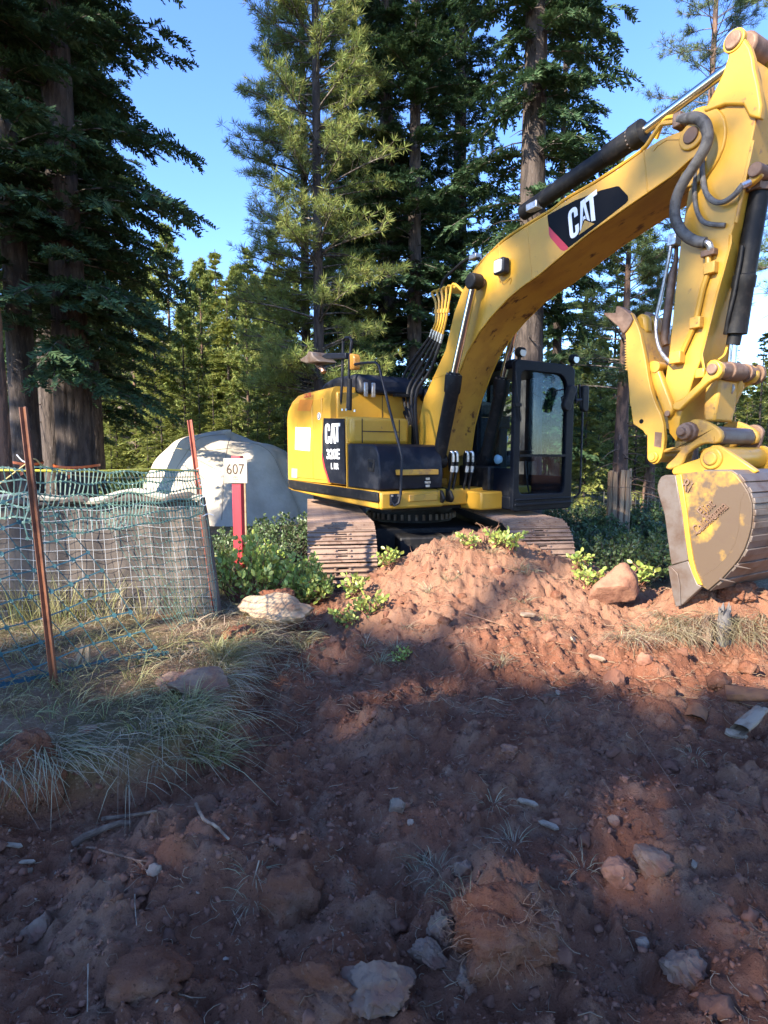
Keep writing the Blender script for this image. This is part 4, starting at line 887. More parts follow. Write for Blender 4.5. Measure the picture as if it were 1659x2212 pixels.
# cab lamps
for k_, (yy, xx) in enumerate(((.42,1.80),(1.42,1.78))):
    mb = MB(); mb.cyl((xx,yy,2.90),(xx+.09,yy,2.88), .062, 18); hl = part(mb, 'cab_lamp', M['rubber'], bevel=.01)
    mb = MB(); mb.cyl((xx+.09,yy,2.88),(xx+.097,yy,2.88), .050, 18); part(mb, 'lamp_lens', M['lens'], hl)
    mb = MB(); mb.box(xx,xx+.04,yy-.015,yy+.015,2.80,2.85); part(mb, 'lamp_foot', M['rubber'], hl)
# wiper
mb = MB(); mb.tube([F3(2,892,335,1.87),F3(2,905,520,1.875),F3(2,922,610,1.88),F3(2,934,745,1.87)], .009, 6); part(mb, 'wiper', M['rubber'])
mb = MB(); c = F3(2, 910, 610, 1.875); mb.box(-.02,.03,-.06,.04,-.02,.02, M=Matrix.Translation(c)); part(mb, 'wiper_motor', M['rubber'])
# mirrors on the left side
def mirror(k, x, y, w_, h_, xo, tilt):
    c = F3(k, x, y, xo); Mx = Matrix.Translation(c) @ Matrix.Rotation(R(tilt), 4, 'X')
    mb = MB(); mb.prism([(a, b) for a, b in rrect(-w_/2, w_/2, -h_/2, h_/2, w_*.42)], -.04, .03, 'x')
    mb.v = [tuple(Mx @ Vector(v)) for v in mb.v]; return part(mb, 'mirror', M['rubber'], bevel=.015)
mirror(2, 1328, 555, .14, .36, 1.98, -22); mirror(2, 1455, 560, .12, .36, 1.85, 0)
mb = MB(); mb.tube([F3(2,1200,530,1.86),F3(2,1205,500,1.9),F3(2,1285,482,1.98)], .010, 6); mb.tube([F3(2,1285,540,1.95),F3(2,1270,545,1.95),F3(2,1272,628,1.95),F3(2,1310,632,1.95)], .010, 6); mb.tube([F3(2,1380,575,1.9),F3(2,1425,568,1.88)], .022, 8); mb.tube([F3(2,1390,450,1.84),F3(2,1385,600,1.84)], .014, 6); part(mb, 'mirror_arm', M['black'])
mb = MB(); mb.tube(smooth_path([F3(2,1412,440,1.82),F3(2,1425,620,1.84),F3(2,1437,700,1.84),F3(2,1425,1100,1.84),F3(2,1418,1290,1.84),F3(2,1400,1345,1.82),F3(2,1370,1365,1.80)]), .014, 8); part(mb, 'cab_grab_rail', M['black'])

# ---- undercarriage
UR = R(6.5); UM = Matrix.Rotation(UR, 4, 'Z')   # tracks point a little off the boom's line
UM = Matrix.Rotation(-TH+R(7.5), 4, 'Z')
def upart(mb, name, m, parent=None, **kw):
    mb.v = [tuple(UM @ Vector(v)) for v in mb.v]; return part(mb, name, m, parent, **kw)
mb = MB(); mb.box(-1.1,1.1,-.75,.75,.30,.62); mb.box(-.5,1.5,-.42,.42,.28,.55); upart(mb, 'car_body', M['rubber'], bevel=.03)
mb = MB(); mb.cyl((0,0,.62),(0,0,.86), .62, 40); sr = part(mb, 'swing_ring', M['rubber'])
mb = MB()
for j in range(40):
    a = 2*math.pi*j/40; mb.cyl((.66*math.cos(a),.66*math.sin(a),.66),(.66*math.cos(a),.66*math.sin(a),.74), .022, 6)
part(mb, 'ring_bolts', M['worn_steel'], sr)
zg = -.1; rI = .36; xe = 1.83
shoe = MB()
shoe.box(-.095,.092,-.395,.395,-.008,.008)
for gx_ in (-.075,-.010,.055): shoe.prism([(gx_-.010,.008),(gx_+.010,.008),(gx_+.006,.030),(gx_-.006,.030)], -.395, .395)
for yy in (-.085,.085):
    for gx_ in (-.042,.022): shoe.cyl((gx_,yy,.008),(gx_,yy,.026), .013, 8)
shoe.box(-.05,-.034,-.055,.055,.0085,.0105, 1); shoe.box(.016,.032,-.055,.055,.0085,.0105, 1)
shoe_me = None
for ysd in (-1.19, 1.19):
    mb = MB(); mb.prism([(-1.9,.12),(1.9,.12),(1.95,.35),(1.9,.58),(-1.9,.58)], ysd-.20, ysd+.20); mb.cyl((xe,ysd-.16,.36),(xe,ysd+.16,.36), .30, 24); mb.cyl((-xe,ysd-.16,.36),(-xe,ysd+.16,.36), .30, 24)
    trk = upart(mb, 'track', M['rubber'])
    P = 4*xe+2*math.pi*(rI+.03); N = int(round(P/.195)); 
    for i in range(N):
        s_ = (i+.3)/N*P; rad = rI+.045
        if s_ < 2*xe: p = Vector((-xe+s_, 0, .36+rad)); an = 0
        elif s_ < 2*xe+math.pi*(rI+.03): an = (s_-2*xe)/(rI+.03); p = Vector((xe+rad*math.sin(an), 0, .36+rad*math.cos(an)))
        elif s_ < 4*xe+math.pi*(rI+.03): an = math.pi; p = Vector((xe-(s_-2*xe-math.pi*(rI+.03)), 0, .36-rad))
        else: an = math.pi+(s_-4*xe-math.pi*(rI+.03))/(rI+.03); p = Vector((-xe+rad*math.sin(an), 0, .36+rad*math.cos(an)))
        if shoe_me is None:
            o = shoe.obj('track_shoe', [M['shoe'], M['decal']], trk, bevel=.003); shoe_me = o
        else: o = shoe_me.copy(); COL.objects.link(o); o.parent = trk
        p.y = ysd
        o.matrix_local = UM @ Matrix.Translation(p) @ Matrix.Rotation(an, 4, 'Y')

# ================================================================== TREES
def tube_arrays(P, rad, n=5):
    """P (b,k,3) polylines, rad (b,k) -> V,F quads"""
    b, k, _ = P.shape
    T = np.zeros_like(P); T[:, 1:-1] = P[:, 2:]-P[:, :-2]; T[:, 0] = P[:, 1]-P[:, 0]; T[:, -1] = P[:, -1]-P[:, -2]
    T /= np.linalg.norm(T, axis=-1, keepdims=True)+1e-9
    up = np.where(np.abs(T[..., 2:3]) > .9, np.array([1., 0, 0]), np.array([0, 0, 1.]))
    A = np.cross(T, up); A /= np.linalg.norm(A, axis=-1, keepdims=True)+1e-9; B = np.cross(T, A)
    a = np.arange(n)*2*np.pi/n
    V = P[:, :, None]+rad[:, :, None, None]*(A[:, :, None]*np.cos(a)[None, None, :, None]+B[:, :, None]*np.sin(a)[None, None, :, None])
    base = (np.arange(b)*k*n)[:, None, None]+(np.arange(k-1)*n)[None, :, None]; j = np.arange(n)[None, None]
    j2 = (j+1) % n
    F = np.stack(np.broadcast_arrays(base+j, base+j2, base+n+j2, base+n+j), -1).reshape(-1, 4)
    return V.reshape(-1, 3), F
def diamonds(P, D, L, W, rng, flat=.0):
    """leaf-like quads: base P, unit dir D, length L, width W"""
    n = len(P); rnd = rng.normal(size=(n, 3)); rnd[:, 2] *= (1-flat)
    if flat:
        up = np.zeros((n, 3)); up[:, 2] = 1; S_ = np.cross(D, up)+rng.normal(size=(n, 3))*.35*(1-flat)
    else: S_ = np.cross(D, rnd)
    S_ /= np.linalg.norm(S_, axis=1, keepdims=True)+1e-9
    L = L[:, None]; W = W[:, None]; mid = P+D*L*.45
    V = np.stack([P, mid+S_*W*.5, P+D*L, mid-S_*W*.5], 1).reshape(-1, 3)
    F = np.arange(n*4).reshape(n, 4)
    return V, F
def unit(v): return v/(np.linalg.norm(v, axis=-1, keepdims=True)+1e-9)
def rot_z(v, a):
    c, s = np.cos(a), np.sin(a); o = v.copy(); o[..., 0] = v[..., 0]*c-v[..., 1]*s; o[..., 1] = v[..., 0]*s+v[..., 1]*c; return o
def branches(rng, H, zb, rfun, nb, droop, rise, k=6, top=.98, bias=1.05, cut=None):
    z0 = zb+(H*top-zb)*np.sort(rng.random(nb))**bias; az = rng.random(nb)*2*np.pi
    if cut:
        d_ = np.abs((az-cut[1]+np.pi) % (2*np.pi)-np.pi); m_ = (z0 < cut[0]) & (d_ > cut[2]); z0 = np.where(m_, cut[0]+rng.random(nb)*6, z0)
    rel = (z0-zb)/(H-zb); L = rfun(rel)*rng.uniform(.65, 1.12, nb); L = np.maximum(L, .12)
    s = np.linspace(0, 1, k)[None, :]
    d = np.stack([np.cos(az), np.sin(az)], -1)
    lift = (rise*s-droop*s*s)
    lift = lift*(.75+.5*rng.random(nb))[:, None]+(rel*.5)[:, None]*s
    P = np.zeros((nb, k, 3)); bend = rng.normal(0, .12, nb)[:, None]*s**2
    P[..., 0] = (d[:, 0:1]*s-d[:, 1:2]*bend)*L[:, None]; P[..., 1] = (d[:, 1:2]*s+d[:, 0:1]*bend)*L[:, None]; P[..., 2] = z0[:, None]+lift*L[:, None]
    return P, L, az, rel
def along(P, s):
    """points on polylines P (b,k,3) at parameters s (b,m)"""
    k = P.shape[1]; x = s*(k-1); i = np.clip(x.astype(int), 0, k-2); f = (x-i)[..., None]
    b = np.arange(P.shape[0])[:, None]
    return P[b, i]*(1-f)+P[b, i+1]*f, unit(P[b, i+1]-P[b, i])
def fir_crown(seed, H, zb, rmax, nb, nf=14, m=7, tw=.15, ww=.045, droop=.34, rise=.12, power=.8, wood=True, bias=1.05, fmax=.42, cut=None):
    rng = np.random.default_rng(seed)
    rf = lambda r: rmax*np.clip(1-r, .03, 1)**power*(.75+.25*np.clip(r*8, 0, 1))
    P, L, az, rel = branches(rng, H, zb, rf, nb, droop, rise, bias=bias, cut=cut)
    Vs = []; Fs = []; mi = []; off = 0
    if wood:
        r0 = .008+.014*L/rmax
        V, F = tube_arrays(P, r0[:, None]*np.linspace(1, .25, P.shape[1])[None], 4); Vs.append(V); Fs.append(F); mi.append(np.ones(len(F))); off = len(V)
    s = np.clip(np.linspace(.16, 1, nf)[None]+rng.normal(0, .03, (nb, nf)), .1, 1)
    Q, T = along(P, s); side = np.where(np.arange(nf) % 2 == 0, 1, -1)[None]*rng.uniform(.35, 1.15, (nb, nf)); side[:, -1] = 0
    D = rot_z(T, side); D[..., 2] += rng.normal(.04, .10, (nb, nf)); D = unit(D)
    fl = (L[:, None]*.26*(1.15-s*.75)+.10)*rng.uniform(.6, 1.25, (nb, nf)); fl = np.minimum(fl, fmax)
    # flat serrated spray along each frond: short tapering side shoots that meet at the rib
    ns = 7; tt = np.linspace(0, 1, ns+1)[None, None]
    Cn = Q[..., None, :]+D[..., None, :]*(fl[..., None]*tt)[..., None]; Cn[..., 2] += -(fl[..., None]*tt**2*.18)
    roll = rng.normal(0, .38, (nb, nf))
    for sg in (1, -1):
        dd = rot_z(np.broadcast_to(D[..., None, :], Cn[..., :-1, :].shape).copy(), sg*rng.uniform(.55, .95, Cn[..., :-1, 0].shape))
        dd[..., 2] += (sg*roll)[..., None]+rng.normal(.10, .16, dd.shape[:-1]); dd = unit(dd)
        ll = (fl[..., None]*(.30-.18*tt[..., :-1])+.035)*rng.uniform(.6, 1.3, dd.shape[:-1])
        c0 = Cn[..., :-1, :]; c1_ = Cn[..., 1:, :]; tp_ = c0+dd*ll[..., None]; tp2 = tp_+(c1_-c0)*.42
        V = np.stack([c0, tp_, tp2, c1_], -2).reshape(-1, 3); F = np.arange(len(V)).reshape(-1, 4)
        Vs.append(V); Fs.append(F+off); mi.append(np.zeros(len(F))); off += len(V)
    # side twigs down each frond
    t = np.linspace(.08, 1, m)[None, None]; B = Q[..., None, :]+D[..., None, :]*(fl[..., None]*t)[..., None]
    B[..., 2] -= (fl[..., None]*t**2*.18)
    for sg in (1, -1, 0):
        if sg == 0: dd = np.broadcast_to(D[..., None, :], B.shape).copy()
        else: dd = rot_z(np.broadcast_to(D[..., None, :], B.shape).copy(), sg*rng.uniform(.5, .9, B.shape[:-1]))
        dd[..., 2] += rng.normal(.08, .22, B.shape[:-1]); dd = unit(dd)
        ll = tw*(1.1-.35*t)*rng.uniform(.7, 1.3, B.shape[:-1])
        b = B.reshape(-1, 3)+rng.normal(0, .016, (B.size//3, 3))
        V, F = diamonds(b, dd.reshape(-1, 3), ll.ravel(), ww*rng.uniform(.75, 1.3, ll.size), rng, flat=.35)
        Vs.append(V); Fs.append(F+off); mi.append(np.zeros(len(F))); off += len(V)
    return np.concatenate(Vs), np.concatenate(Fs), np.concatenate(mi)
def pine_crown(seed, H, zb, rmax, nb, nt=10, nn=16, nl=.17, nw=.012, power=.7, bias=1.05):
    rng = np.random.default_rng(seed)
    rf = lambda r: rmax*np.clip(1-r, .05, 1)**power*(.8+.2*np.clip(r*6, 0, 1))
    P, L, az, rel = branches(rng, H, zb, rf, nb, .15, .28, bias=bias)
    Vs = []; Fs = []; mi = []; off = 0
    V, F = tube_arrays(P, (.010+.02*L/rmax)[:, None]*np.linspace(1, .3, P.shape[1])[None], 4); Vs.append(V); Fs.append(F); mi.append(np.ones(len(F))); off = len(V)
    s = np.clip(.35+.68*rng.random((nb, nt)), 0, 1); s[:, 0] = 1
    Q, T = along(P, s)
    D = rot_z(T, rng.uniform(-1.1, 1.1, s.shape)); D[:, 0] = T[:, 0]; D[..., 2] += rng.uniform(.0, .7, s.shape); D = unit(D)
    sl = L[:, None]*rng.uniform(.08, .3, s.shape); sl[:, 0] = .03; sl = np.minimum(sl, .5)
    E_ = Q+D*sl[..., None]
    SP_ = np.stack([Q.reshape(-1, 3), E_.reshape(-1, 3)], 1); V, F = tube_arrays(SP_, np.full((len(SP_), 2), .006), 3); Vs.append(V); Fs.append(F+off); mi.append(np.ones(len(F))); off += len(V)
    for fr in (1.0, .55):
        C = (Q+D*(sl*fr)[..., None]).reshape(-1, 3); DD = D.reshape(-1, 3)
        n_ = nn if fr == 1.0 else nn//2
        dd = DD[:, None]*rng.uniform(.15, 1.1, (1, n_, 1))+unit(rng.normal(size=(len(C), n_, 3)))*.95; dd[..., 2] += .15; dd = unit(dd)
        ll = (nl*rng.uniform(.7, 1.15, dd.shape[:-1])).ravel(); b = np.repeat(C, n_, 0)
        V, F = diamonds(b, dd.reshape(-1, 3), ll, np.full(ll.size, nw), rng)
        Vs.append(V); Fs.append(F+off); mi.append(np.zeros(len(F))); off += len(V)
    return np.concatenate(Vs), np.concatenate(Fs), np.concatenate(mi)
def trunk_mesh(seed, H, r, name, m, parent, lean=0, flare=1.25, nz=70, na=40, rough=.06, stubs=0):
    rng = np.random.default_rng(seed)
    z = np.linspace(-.3, 1, nz)**1; z = np.concatenate([[-.3], np.linspace(0, 1, nz-1)**1.25*H])
    a = np.arange(na)*2*np.pi/na; Zg, A = np.meshgrid(z, a, indexing='ij')
    rr = r*(1-.88*np.clip(Zg/H, 0, 1)**.85)*(1+(flare-1)*np.exp(-np.clip(Zg, 0, 9)/.45))
    fur = np.abs(fbm(np.cos(A)*2.6+seed, np.sin(A)*2.6+Zg*.9, 7, 3)); fur2 = fbm(A*3.2/np.pi*na*.08+seed, Zg*3, 13, 2)
    rr = rr*(1+rough*(1.2-3.2*fur)+rough*.5*fur2)
    V = np.stack([rr*np.cos(A)+lean*Zg, rr*np.sin(A), Zg], -1).reshape(-1, 3); i = np.arange(nz*na).reshape(nz, na)
    F = np.stack([i[:-1], np.roll(i[:-1], -1, 1), np.roll(i[1:], -1, 1), i[1:]], -1).reshape(-1, 4)
    if stubs:
        zz = rng.uniform(1.2, H*.45, stubs); az = rng.random(stubs)*6.28; P = np.zeros((stubs, 4, 3)); s = np.linspace(0, 1, 4)[None]; L = rng.uniform(.25, 1.3, stubs)[:, None]
        P[..., 0] = np.cos(az)[:, None]*s*L+lean*zz[:, None]; P[..., 1] = np.sin(az)[:, None]*s*L; P[..., 2] = zz[:, None]+L*(.1*s-.35*s*s)
        V2, F2 = tube_arrays(P, np.full((stubs, 4), .014)*np.array([1.3, 1, .7, .3])[None], 4); F = np.concatenate([F, F2+len(V)]); V = np.concatenate([V, V2])
    return fastmesh(name, V, F, m, parent, smooth=True)
TREES = {}
def make_tree(key, name, crown, trunk, mats, label=None, cat='tree', group=None, nocrown_lean=0):
    e = empty(name, (0, 0, 0), label, cat, group)
    V, F, mi = crown
    if nocrown_lean: V = V.copy(); V[:, 0] += nocrown_lean*V[:, 2]
    fastmesh('crown', V, F, mats, e, mi=mi)
    trunk(e); TREES[key] = e
    return e
def place(key, x, y, scale=1, rz=None, label=None, group=None, first=[], zoff=-.05, cat='tree', name=None, sz=None):
    src = TREES[key]
    if key in first: o = copy_tree(src)
    else: first.append(key); o = src
    o.location = (x, y, gz(x, y)+zoff); o.scale = (scale, scale, sz or scale); o.rotation_euler = (0, 0, rz if rz is not None else random.random()*6.28)
    for k in ('label', 'group'):
        if k in o: del o[k]
    tag(o, label, cat, group); return o
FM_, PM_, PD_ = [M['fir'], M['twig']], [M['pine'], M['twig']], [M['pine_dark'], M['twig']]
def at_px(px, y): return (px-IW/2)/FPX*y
make_tree('roundG', 'young_fir_tree', fir_crown(10, 7.2, .3, 1.5, 128, nf=9, m=2, tw=.20, ww=.08, power=.33), lambda e: trunk_mesh(10, 7, .12, 'trunk', M['bark_fir'], e, nz=14, na=10, rough=.03), FM_)
# unique near trees
make_tree('firA', 'fir_tree', fir_crown(1, 22, 4.0, 2.1, 205, nf=23, m=4, tw=.095, ww=.036, bias=1.45, power=.65), lambda e: trunk_mesh(1, 22, .26, 'trunk', M['bark_fir'], e, rough=.05), FM_)
make_tree('firB', 'fir_tree', fir_crown(2, 26, 2.9, 2.4, 265, nf=22, m=4, tw=.10, ww=.038, bias=1.5, power=.65, cut=(5.0, -2.5, 1.15)), lambda e: trunk_mesh(2, 26, .33, 'trunk', M['bark_fir'], e, rough=.11, na=56), FM_)
make_tree('firC', 'fir_tree', fir_crown(3, 24, 2.4, 2.4, 205, nf=20, m=4, tw=.11, ww=.042, power=.6, bias=1.4), lambda e: trunk_mesh(3, 24, .24, 'trunk', M['bark_fir'], e, rough=.05, stubs=30), FM_)
make_tree('firD', 'fir_tree', fir_crown(4, 27, 4.8, 1.9, 230, nf=20, m=4, tw=.11, ww=.042, power=.6, droop=.5, bias=1.3), lambda e: trunk_mesh(4, 27, .34, 'trunk', M['bark_fir'], e, rough=.06, na=48, stubs=60), FM_)
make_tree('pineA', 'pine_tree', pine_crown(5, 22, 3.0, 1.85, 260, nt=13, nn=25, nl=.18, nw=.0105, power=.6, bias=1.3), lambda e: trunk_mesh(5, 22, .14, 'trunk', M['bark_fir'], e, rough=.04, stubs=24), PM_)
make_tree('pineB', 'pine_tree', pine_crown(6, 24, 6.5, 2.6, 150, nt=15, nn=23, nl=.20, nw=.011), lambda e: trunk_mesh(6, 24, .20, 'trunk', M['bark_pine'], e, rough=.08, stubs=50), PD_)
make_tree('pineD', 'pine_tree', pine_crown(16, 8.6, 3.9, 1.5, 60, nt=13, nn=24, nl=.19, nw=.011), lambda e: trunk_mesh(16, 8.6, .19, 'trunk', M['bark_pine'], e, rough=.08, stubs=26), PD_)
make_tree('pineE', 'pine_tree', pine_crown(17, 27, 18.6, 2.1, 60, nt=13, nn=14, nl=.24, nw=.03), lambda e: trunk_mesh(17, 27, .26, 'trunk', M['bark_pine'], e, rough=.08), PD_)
make_tree('pineC', 'pine_tree', pine_crown(7, 13, .8, 2.5, 160, nt=12, nn=9, nl=.26, nw=.048, power=.85), lambda e: trunk_mesh(7, 13, .15, 'trunk', M['bark_pine'], e, nz=26, na=14, rough=.05), PM_)
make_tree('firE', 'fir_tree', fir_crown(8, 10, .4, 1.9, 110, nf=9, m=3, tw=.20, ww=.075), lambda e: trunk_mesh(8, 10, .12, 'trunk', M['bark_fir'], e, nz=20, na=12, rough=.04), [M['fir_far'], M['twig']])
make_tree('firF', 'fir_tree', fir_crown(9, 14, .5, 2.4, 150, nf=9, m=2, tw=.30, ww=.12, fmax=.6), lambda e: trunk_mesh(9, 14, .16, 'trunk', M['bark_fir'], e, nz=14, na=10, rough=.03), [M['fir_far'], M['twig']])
# --- left group
place('firA', at_px(62, 10.6), 10.6, rz=.3, label='dark fir with straight grey trunk ringed by orange tape, behind the brown fence post')
place('firB', at_px(168, 10.9), 10.9, rz=2.2, label='thick furrowed fir trunk with orange tape, its dark boughs reaching right over the fence')
place('firD', at_px(126, 12.4), 12.4, .9, 1.0, label='fir with a thinner reddish trunk half hidden behind the thick furrowed trunk')
place('pineE', at_px(-8, 8.8), 8.8, .9, 2.9, label='fir trunk cut by the left edge of the picture')
place('firB', at_px(205, 15.5), 15.5, .85, 4.2, label='dark fir crown behind the thick furrowed trunk, showing toward the open sky')
place('firC', at_px(75, 15.5), 15.5, 1.05, 3.2, label='dark fir filling the upper left behind the grey taped trunk')
# --- centre
place('pineA', at_px(692, 13.0), 13.0, 1.0, .8, label='tall sunlit pine with a thin bare stem rising behind the counterweight')
place('pineA', at_px(665, 15.0), 15.0, 1.0, 3.4, label='bright yellow-green pine crown beside the gap of blue sky, left of the dark firs')
place('firB', at_px(835, 15.5), 15.5, .86, 1.2, label='broad dark fir left of centre, its crown the darkest behind the machine')
place('firC', at_px(893, 14.6), 14.6, .92, 4.6, label='dark fir with a slender grey trunk right behind the hydraulic hoses')
place('firD', at_px(1135, 12.6), 12.6, 1.0, .5, label='big grey-barked fir standing right behind the cab, its trunk leaning slightly')
place('firB', at_px(985, 17.5), 17.5, .9, 2.7, label='dark fir between the slender grey trunk and the big trunk behind the cab')
place('firC', at_px(1195, 17.0), 17.0, .72, 5.4, label='fir right of the big trunk behind the cab, its right side lit against the sky')
place('firA', at_px(770, 18.5), 18.5, .95, 1.9, label='dark fir half hidden between the tall thin-stemmed pine and the broad dark fir')
# --- right
tp = place('pineD', at_px(1338, 12.3), 12.3, 1.0, 1.4, sz=.80, label='red-brown pine trunk wrapped with upright boards at its foot, left of the thumb')
place('pineB', at_px(1492, 22), 22, 1.05, 3.6, label='open-crowned pine high behind the boom tip, blue sky round it')
place('pineD', at_px(1402, 17.5), 17.5, .9, 5.2, label='pale thin pine trunk just right of the board-wrapped trunk')
place('pineB', at_px(1725, 13), 13, .8, 2.3, label='pine at the right edge with long loose needles beside the stick')
place('firE', at_px(1632, 27), 27, .75, 2.0, label='small bright pointed fir at the right edge above the coupler')
place('firE', at_px(1566, 38), 38, .9, 1.0, label='small fir seen in the gap between the linkage and the right edge')
# protective boards round the trunk
bp = Vector(tp.location)
bw = empty('trunk_board_wrap', (bp.x, bp.y, bp.z), 'ring of upright rough boards wired round a pine trunk', 'tree guard')
pl = MB(); pl.box(-.045, .045, -.018, .018, 0, 1.45); plo = None
for i in range(11):
    a = 2*math.pi*i/11
    if plo is None: plo = pl.obj('board', M['plank'], bw, bevel=.004); o = plo
    else: o = plo.copy(); COL.objects.link(o); o.parent = bw
    o.location = (.215*math.cos(a), .215*math.sin(a), random.uniform(-.04, .04)); o.rotation_euler = (0, random.uniform(-.01,.01), a+math.pi/2)
mb = MB()
for zz in (.35, 1.1): mb.tube([(.24*math.cos(t), .24*math.sin(t), zz) for t in np.linspace(0, 6.3, 24)], .005, 5)
mb.obj('binding_wire', M['worn_steel'], bw)
# orange tapes
for i, (px_, y_, r_, z_, lb) in enumerate(((62, 10.6, .262, 1.42, 'orange flagging tape round the grey fir trunk'), (168, 10.9, .40, 1.36, 'orange flagging tape round the thick furrowed trunk'))):
    c = Vector((at_px(px_, y_), y_, z_)); mb = MB()
    pts = [c+Vector((r_*math.cos(t), r_*math.sin(t), .02*math.sin(t*2+i))) for t in np.linspace(0, 6.283, 30)]
    for a, b in zip(pts, pts[1:]): mb.add([a, b, b+Vector((0,0,.045)), a+Vector((0,0,.045))], [(0,1,2,3)])
    q = c+Vector((.12*r_, -r_-.02, 0)); mb.add([q, q+Vector((.05,0,0)), q+Vector((.07,-.02,-.18)), q+Vector((.01,-.02,-.2))], [(0,1,2,3)])
    tag(mb.obj('flagging_tape', M['tape']), lb, 'tape')
# --- sunlit background forest: every tree a thing of its own
rng = np.random.default_rng(12)
GB = 'sunlit conifers of the forest behind'
def bgtree(px, y, key, s, lb): place(key, at_px(px, y), y, s, label=lb, group=GB)
LBL = 'sunlit young pine in the forest behind the pale tarp'
place('pineC', at_px(378, 30), 30, 1.02, label='tallest pointed young pine standing above the sunlit forest against the sky', group=GB)
spec = [(345,23,.50),(405,24,.52),(445,25,.58),(500,24,.5),(540,23,.52),(585,22,.5),(620,22,.5),(300,26,.66),(430,28,.62),(478,30,.72),(520,27,.62),(560,30,.66),(600,26,.62),(340,34,.8),(460,38,.9),(545,40,.85),(590,36,.8),(255,30,.7),(205,26,.6),(150,34,.8),(100,28,.6),(20,30,.7),(640,34,.7),(700,30,.6),(760,34,.7),(1010,30,.6),(1060,36,.7)]
for i, (px_, y_, s_) in enumerate(spec): place('pineC' if i % 3 else 'firF', at_px(px_, y_), y_, s_*random.uniform(1.12, 1.36), label='sunlit young conifer in the forest beyond the tarp-covered dome', group='sunlit young conifers beyond the dome')
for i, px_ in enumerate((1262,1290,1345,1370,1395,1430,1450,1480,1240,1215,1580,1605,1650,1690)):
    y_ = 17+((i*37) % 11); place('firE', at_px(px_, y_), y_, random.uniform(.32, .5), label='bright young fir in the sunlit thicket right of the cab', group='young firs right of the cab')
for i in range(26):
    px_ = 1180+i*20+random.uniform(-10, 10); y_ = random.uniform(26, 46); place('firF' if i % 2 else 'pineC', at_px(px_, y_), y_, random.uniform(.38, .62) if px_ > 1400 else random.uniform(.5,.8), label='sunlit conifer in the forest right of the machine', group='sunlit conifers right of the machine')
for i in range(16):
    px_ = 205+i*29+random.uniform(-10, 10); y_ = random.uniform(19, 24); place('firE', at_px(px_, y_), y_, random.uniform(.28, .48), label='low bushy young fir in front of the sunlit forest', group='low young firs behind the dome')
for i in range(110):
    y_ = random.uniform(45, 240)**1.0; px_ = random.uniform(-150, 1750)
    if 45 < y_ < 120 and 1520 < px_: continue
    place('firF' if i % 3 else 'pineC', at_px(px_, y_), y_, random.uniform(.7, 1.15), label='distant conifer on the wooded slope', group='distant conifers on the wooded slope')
# --- trees beyond the frame, behind and left of the camera, whose shade falls over the foreground
SU = Vector((-SUN.x, -SUN.y)).normalized()
def ut(t, u): return (-SU.x*t+u*.678, -SU.y*t-u*.735)
def shade(key, t, u, s, rz=1.0, sz=None):
    x, y = ut(t, u); place(key, x, y, s, rz, label='conifer standing behind the photographer', group='conifers behind the photographer', sz=sz)
for t, u, s in ((22,-.9,1.99),(22.5,1.8,2.05),(22,4.4,2.1),(22,-2.5,1.98),(21.5,-3.6,1.80)): shade('roundG', t, u, s, t*3+u)
for t, u, s in ((15,-11.0,1.05),): shade('firB', t, u, s, t+u)
for x_, y_, s_ in ((13.5,4.5,1.0),(16,1.0,1.1),(15,8.5,.95),(19,-3,1.1),(12.5,-4,1.0)): place('firC' if s_ > 1 else 'firD', x_, y_, s_, x_, label='fir standing out of view to the right', group='conifers out of view to the right')
shade('pineE', 25, -4.6, 1.0); shade('pineE', 26, -2.9, 1.02); shade('pineE', 31, -5.6, 1.12)

# ================================================================== ROCKS, BUSHES, GRASS
def ico(sub):
    import bmesh
    bm = bmesh.new(); bmesh.ops.create_icosphere(bm, subdivisions=sub, radius=1)
    V = np.array([v.co[:] for v in bm.verts]); F = np.array([[v.index for v in f.verts] for f in bm.faces]); bm.free(); return V, F
ICO = {k: ico(k) for k in (1, 2, 3, 4, 5)}
def rock_shape(seed, V, ang=.35, rough=.12, cuts=7):
    rng = np.random.default_rng(seed); V = V.copy(); n = np.linalg.norm(V, axis=1)
    for i in range(cuts):
        d = unit(rng.normal(size=3)); t = rng.uniform(.45, .85); h = V@d; V = V-np.outer(np.clip(h-t, 0, None), d)*.92
    w_ = perlin(V[:, 0]*2+seed, V[:, 1]*2+V[:, 2]*1.7, seed)*ang*.5+perlin(V[:, 0]*5+V[:, 2]*4, V[:, 1]*5-V[:, 2]*3, seed+3)*rough
    w_ = w_+perlin(V[:, 0]*13+V[:, 2]*9, V[:, 1]*13-V[:, 2]*8, seed+9)*rough*.4
    return V*(1+w_)[:, None]
def clod_shape(seed, V, amp=.5):
    q = V*1.0; d = 0
    for k, (f, a_) in enumerate(((1.3, 1), (2.9, .55), (6.5, .34), (14, .22), (30, .13))):
        d = d+a_*(perlin(q[:, 0]*f+seed, q[:, 1]*f+q[:, 2]*f*.37, seed+k)+perlin(q[:, 2]*f+3.7, q[:, 0]*f*.41+q[:, 1]*f+seed, seed+k+40))*.5
    return V*(1+amp*d)[:, None]
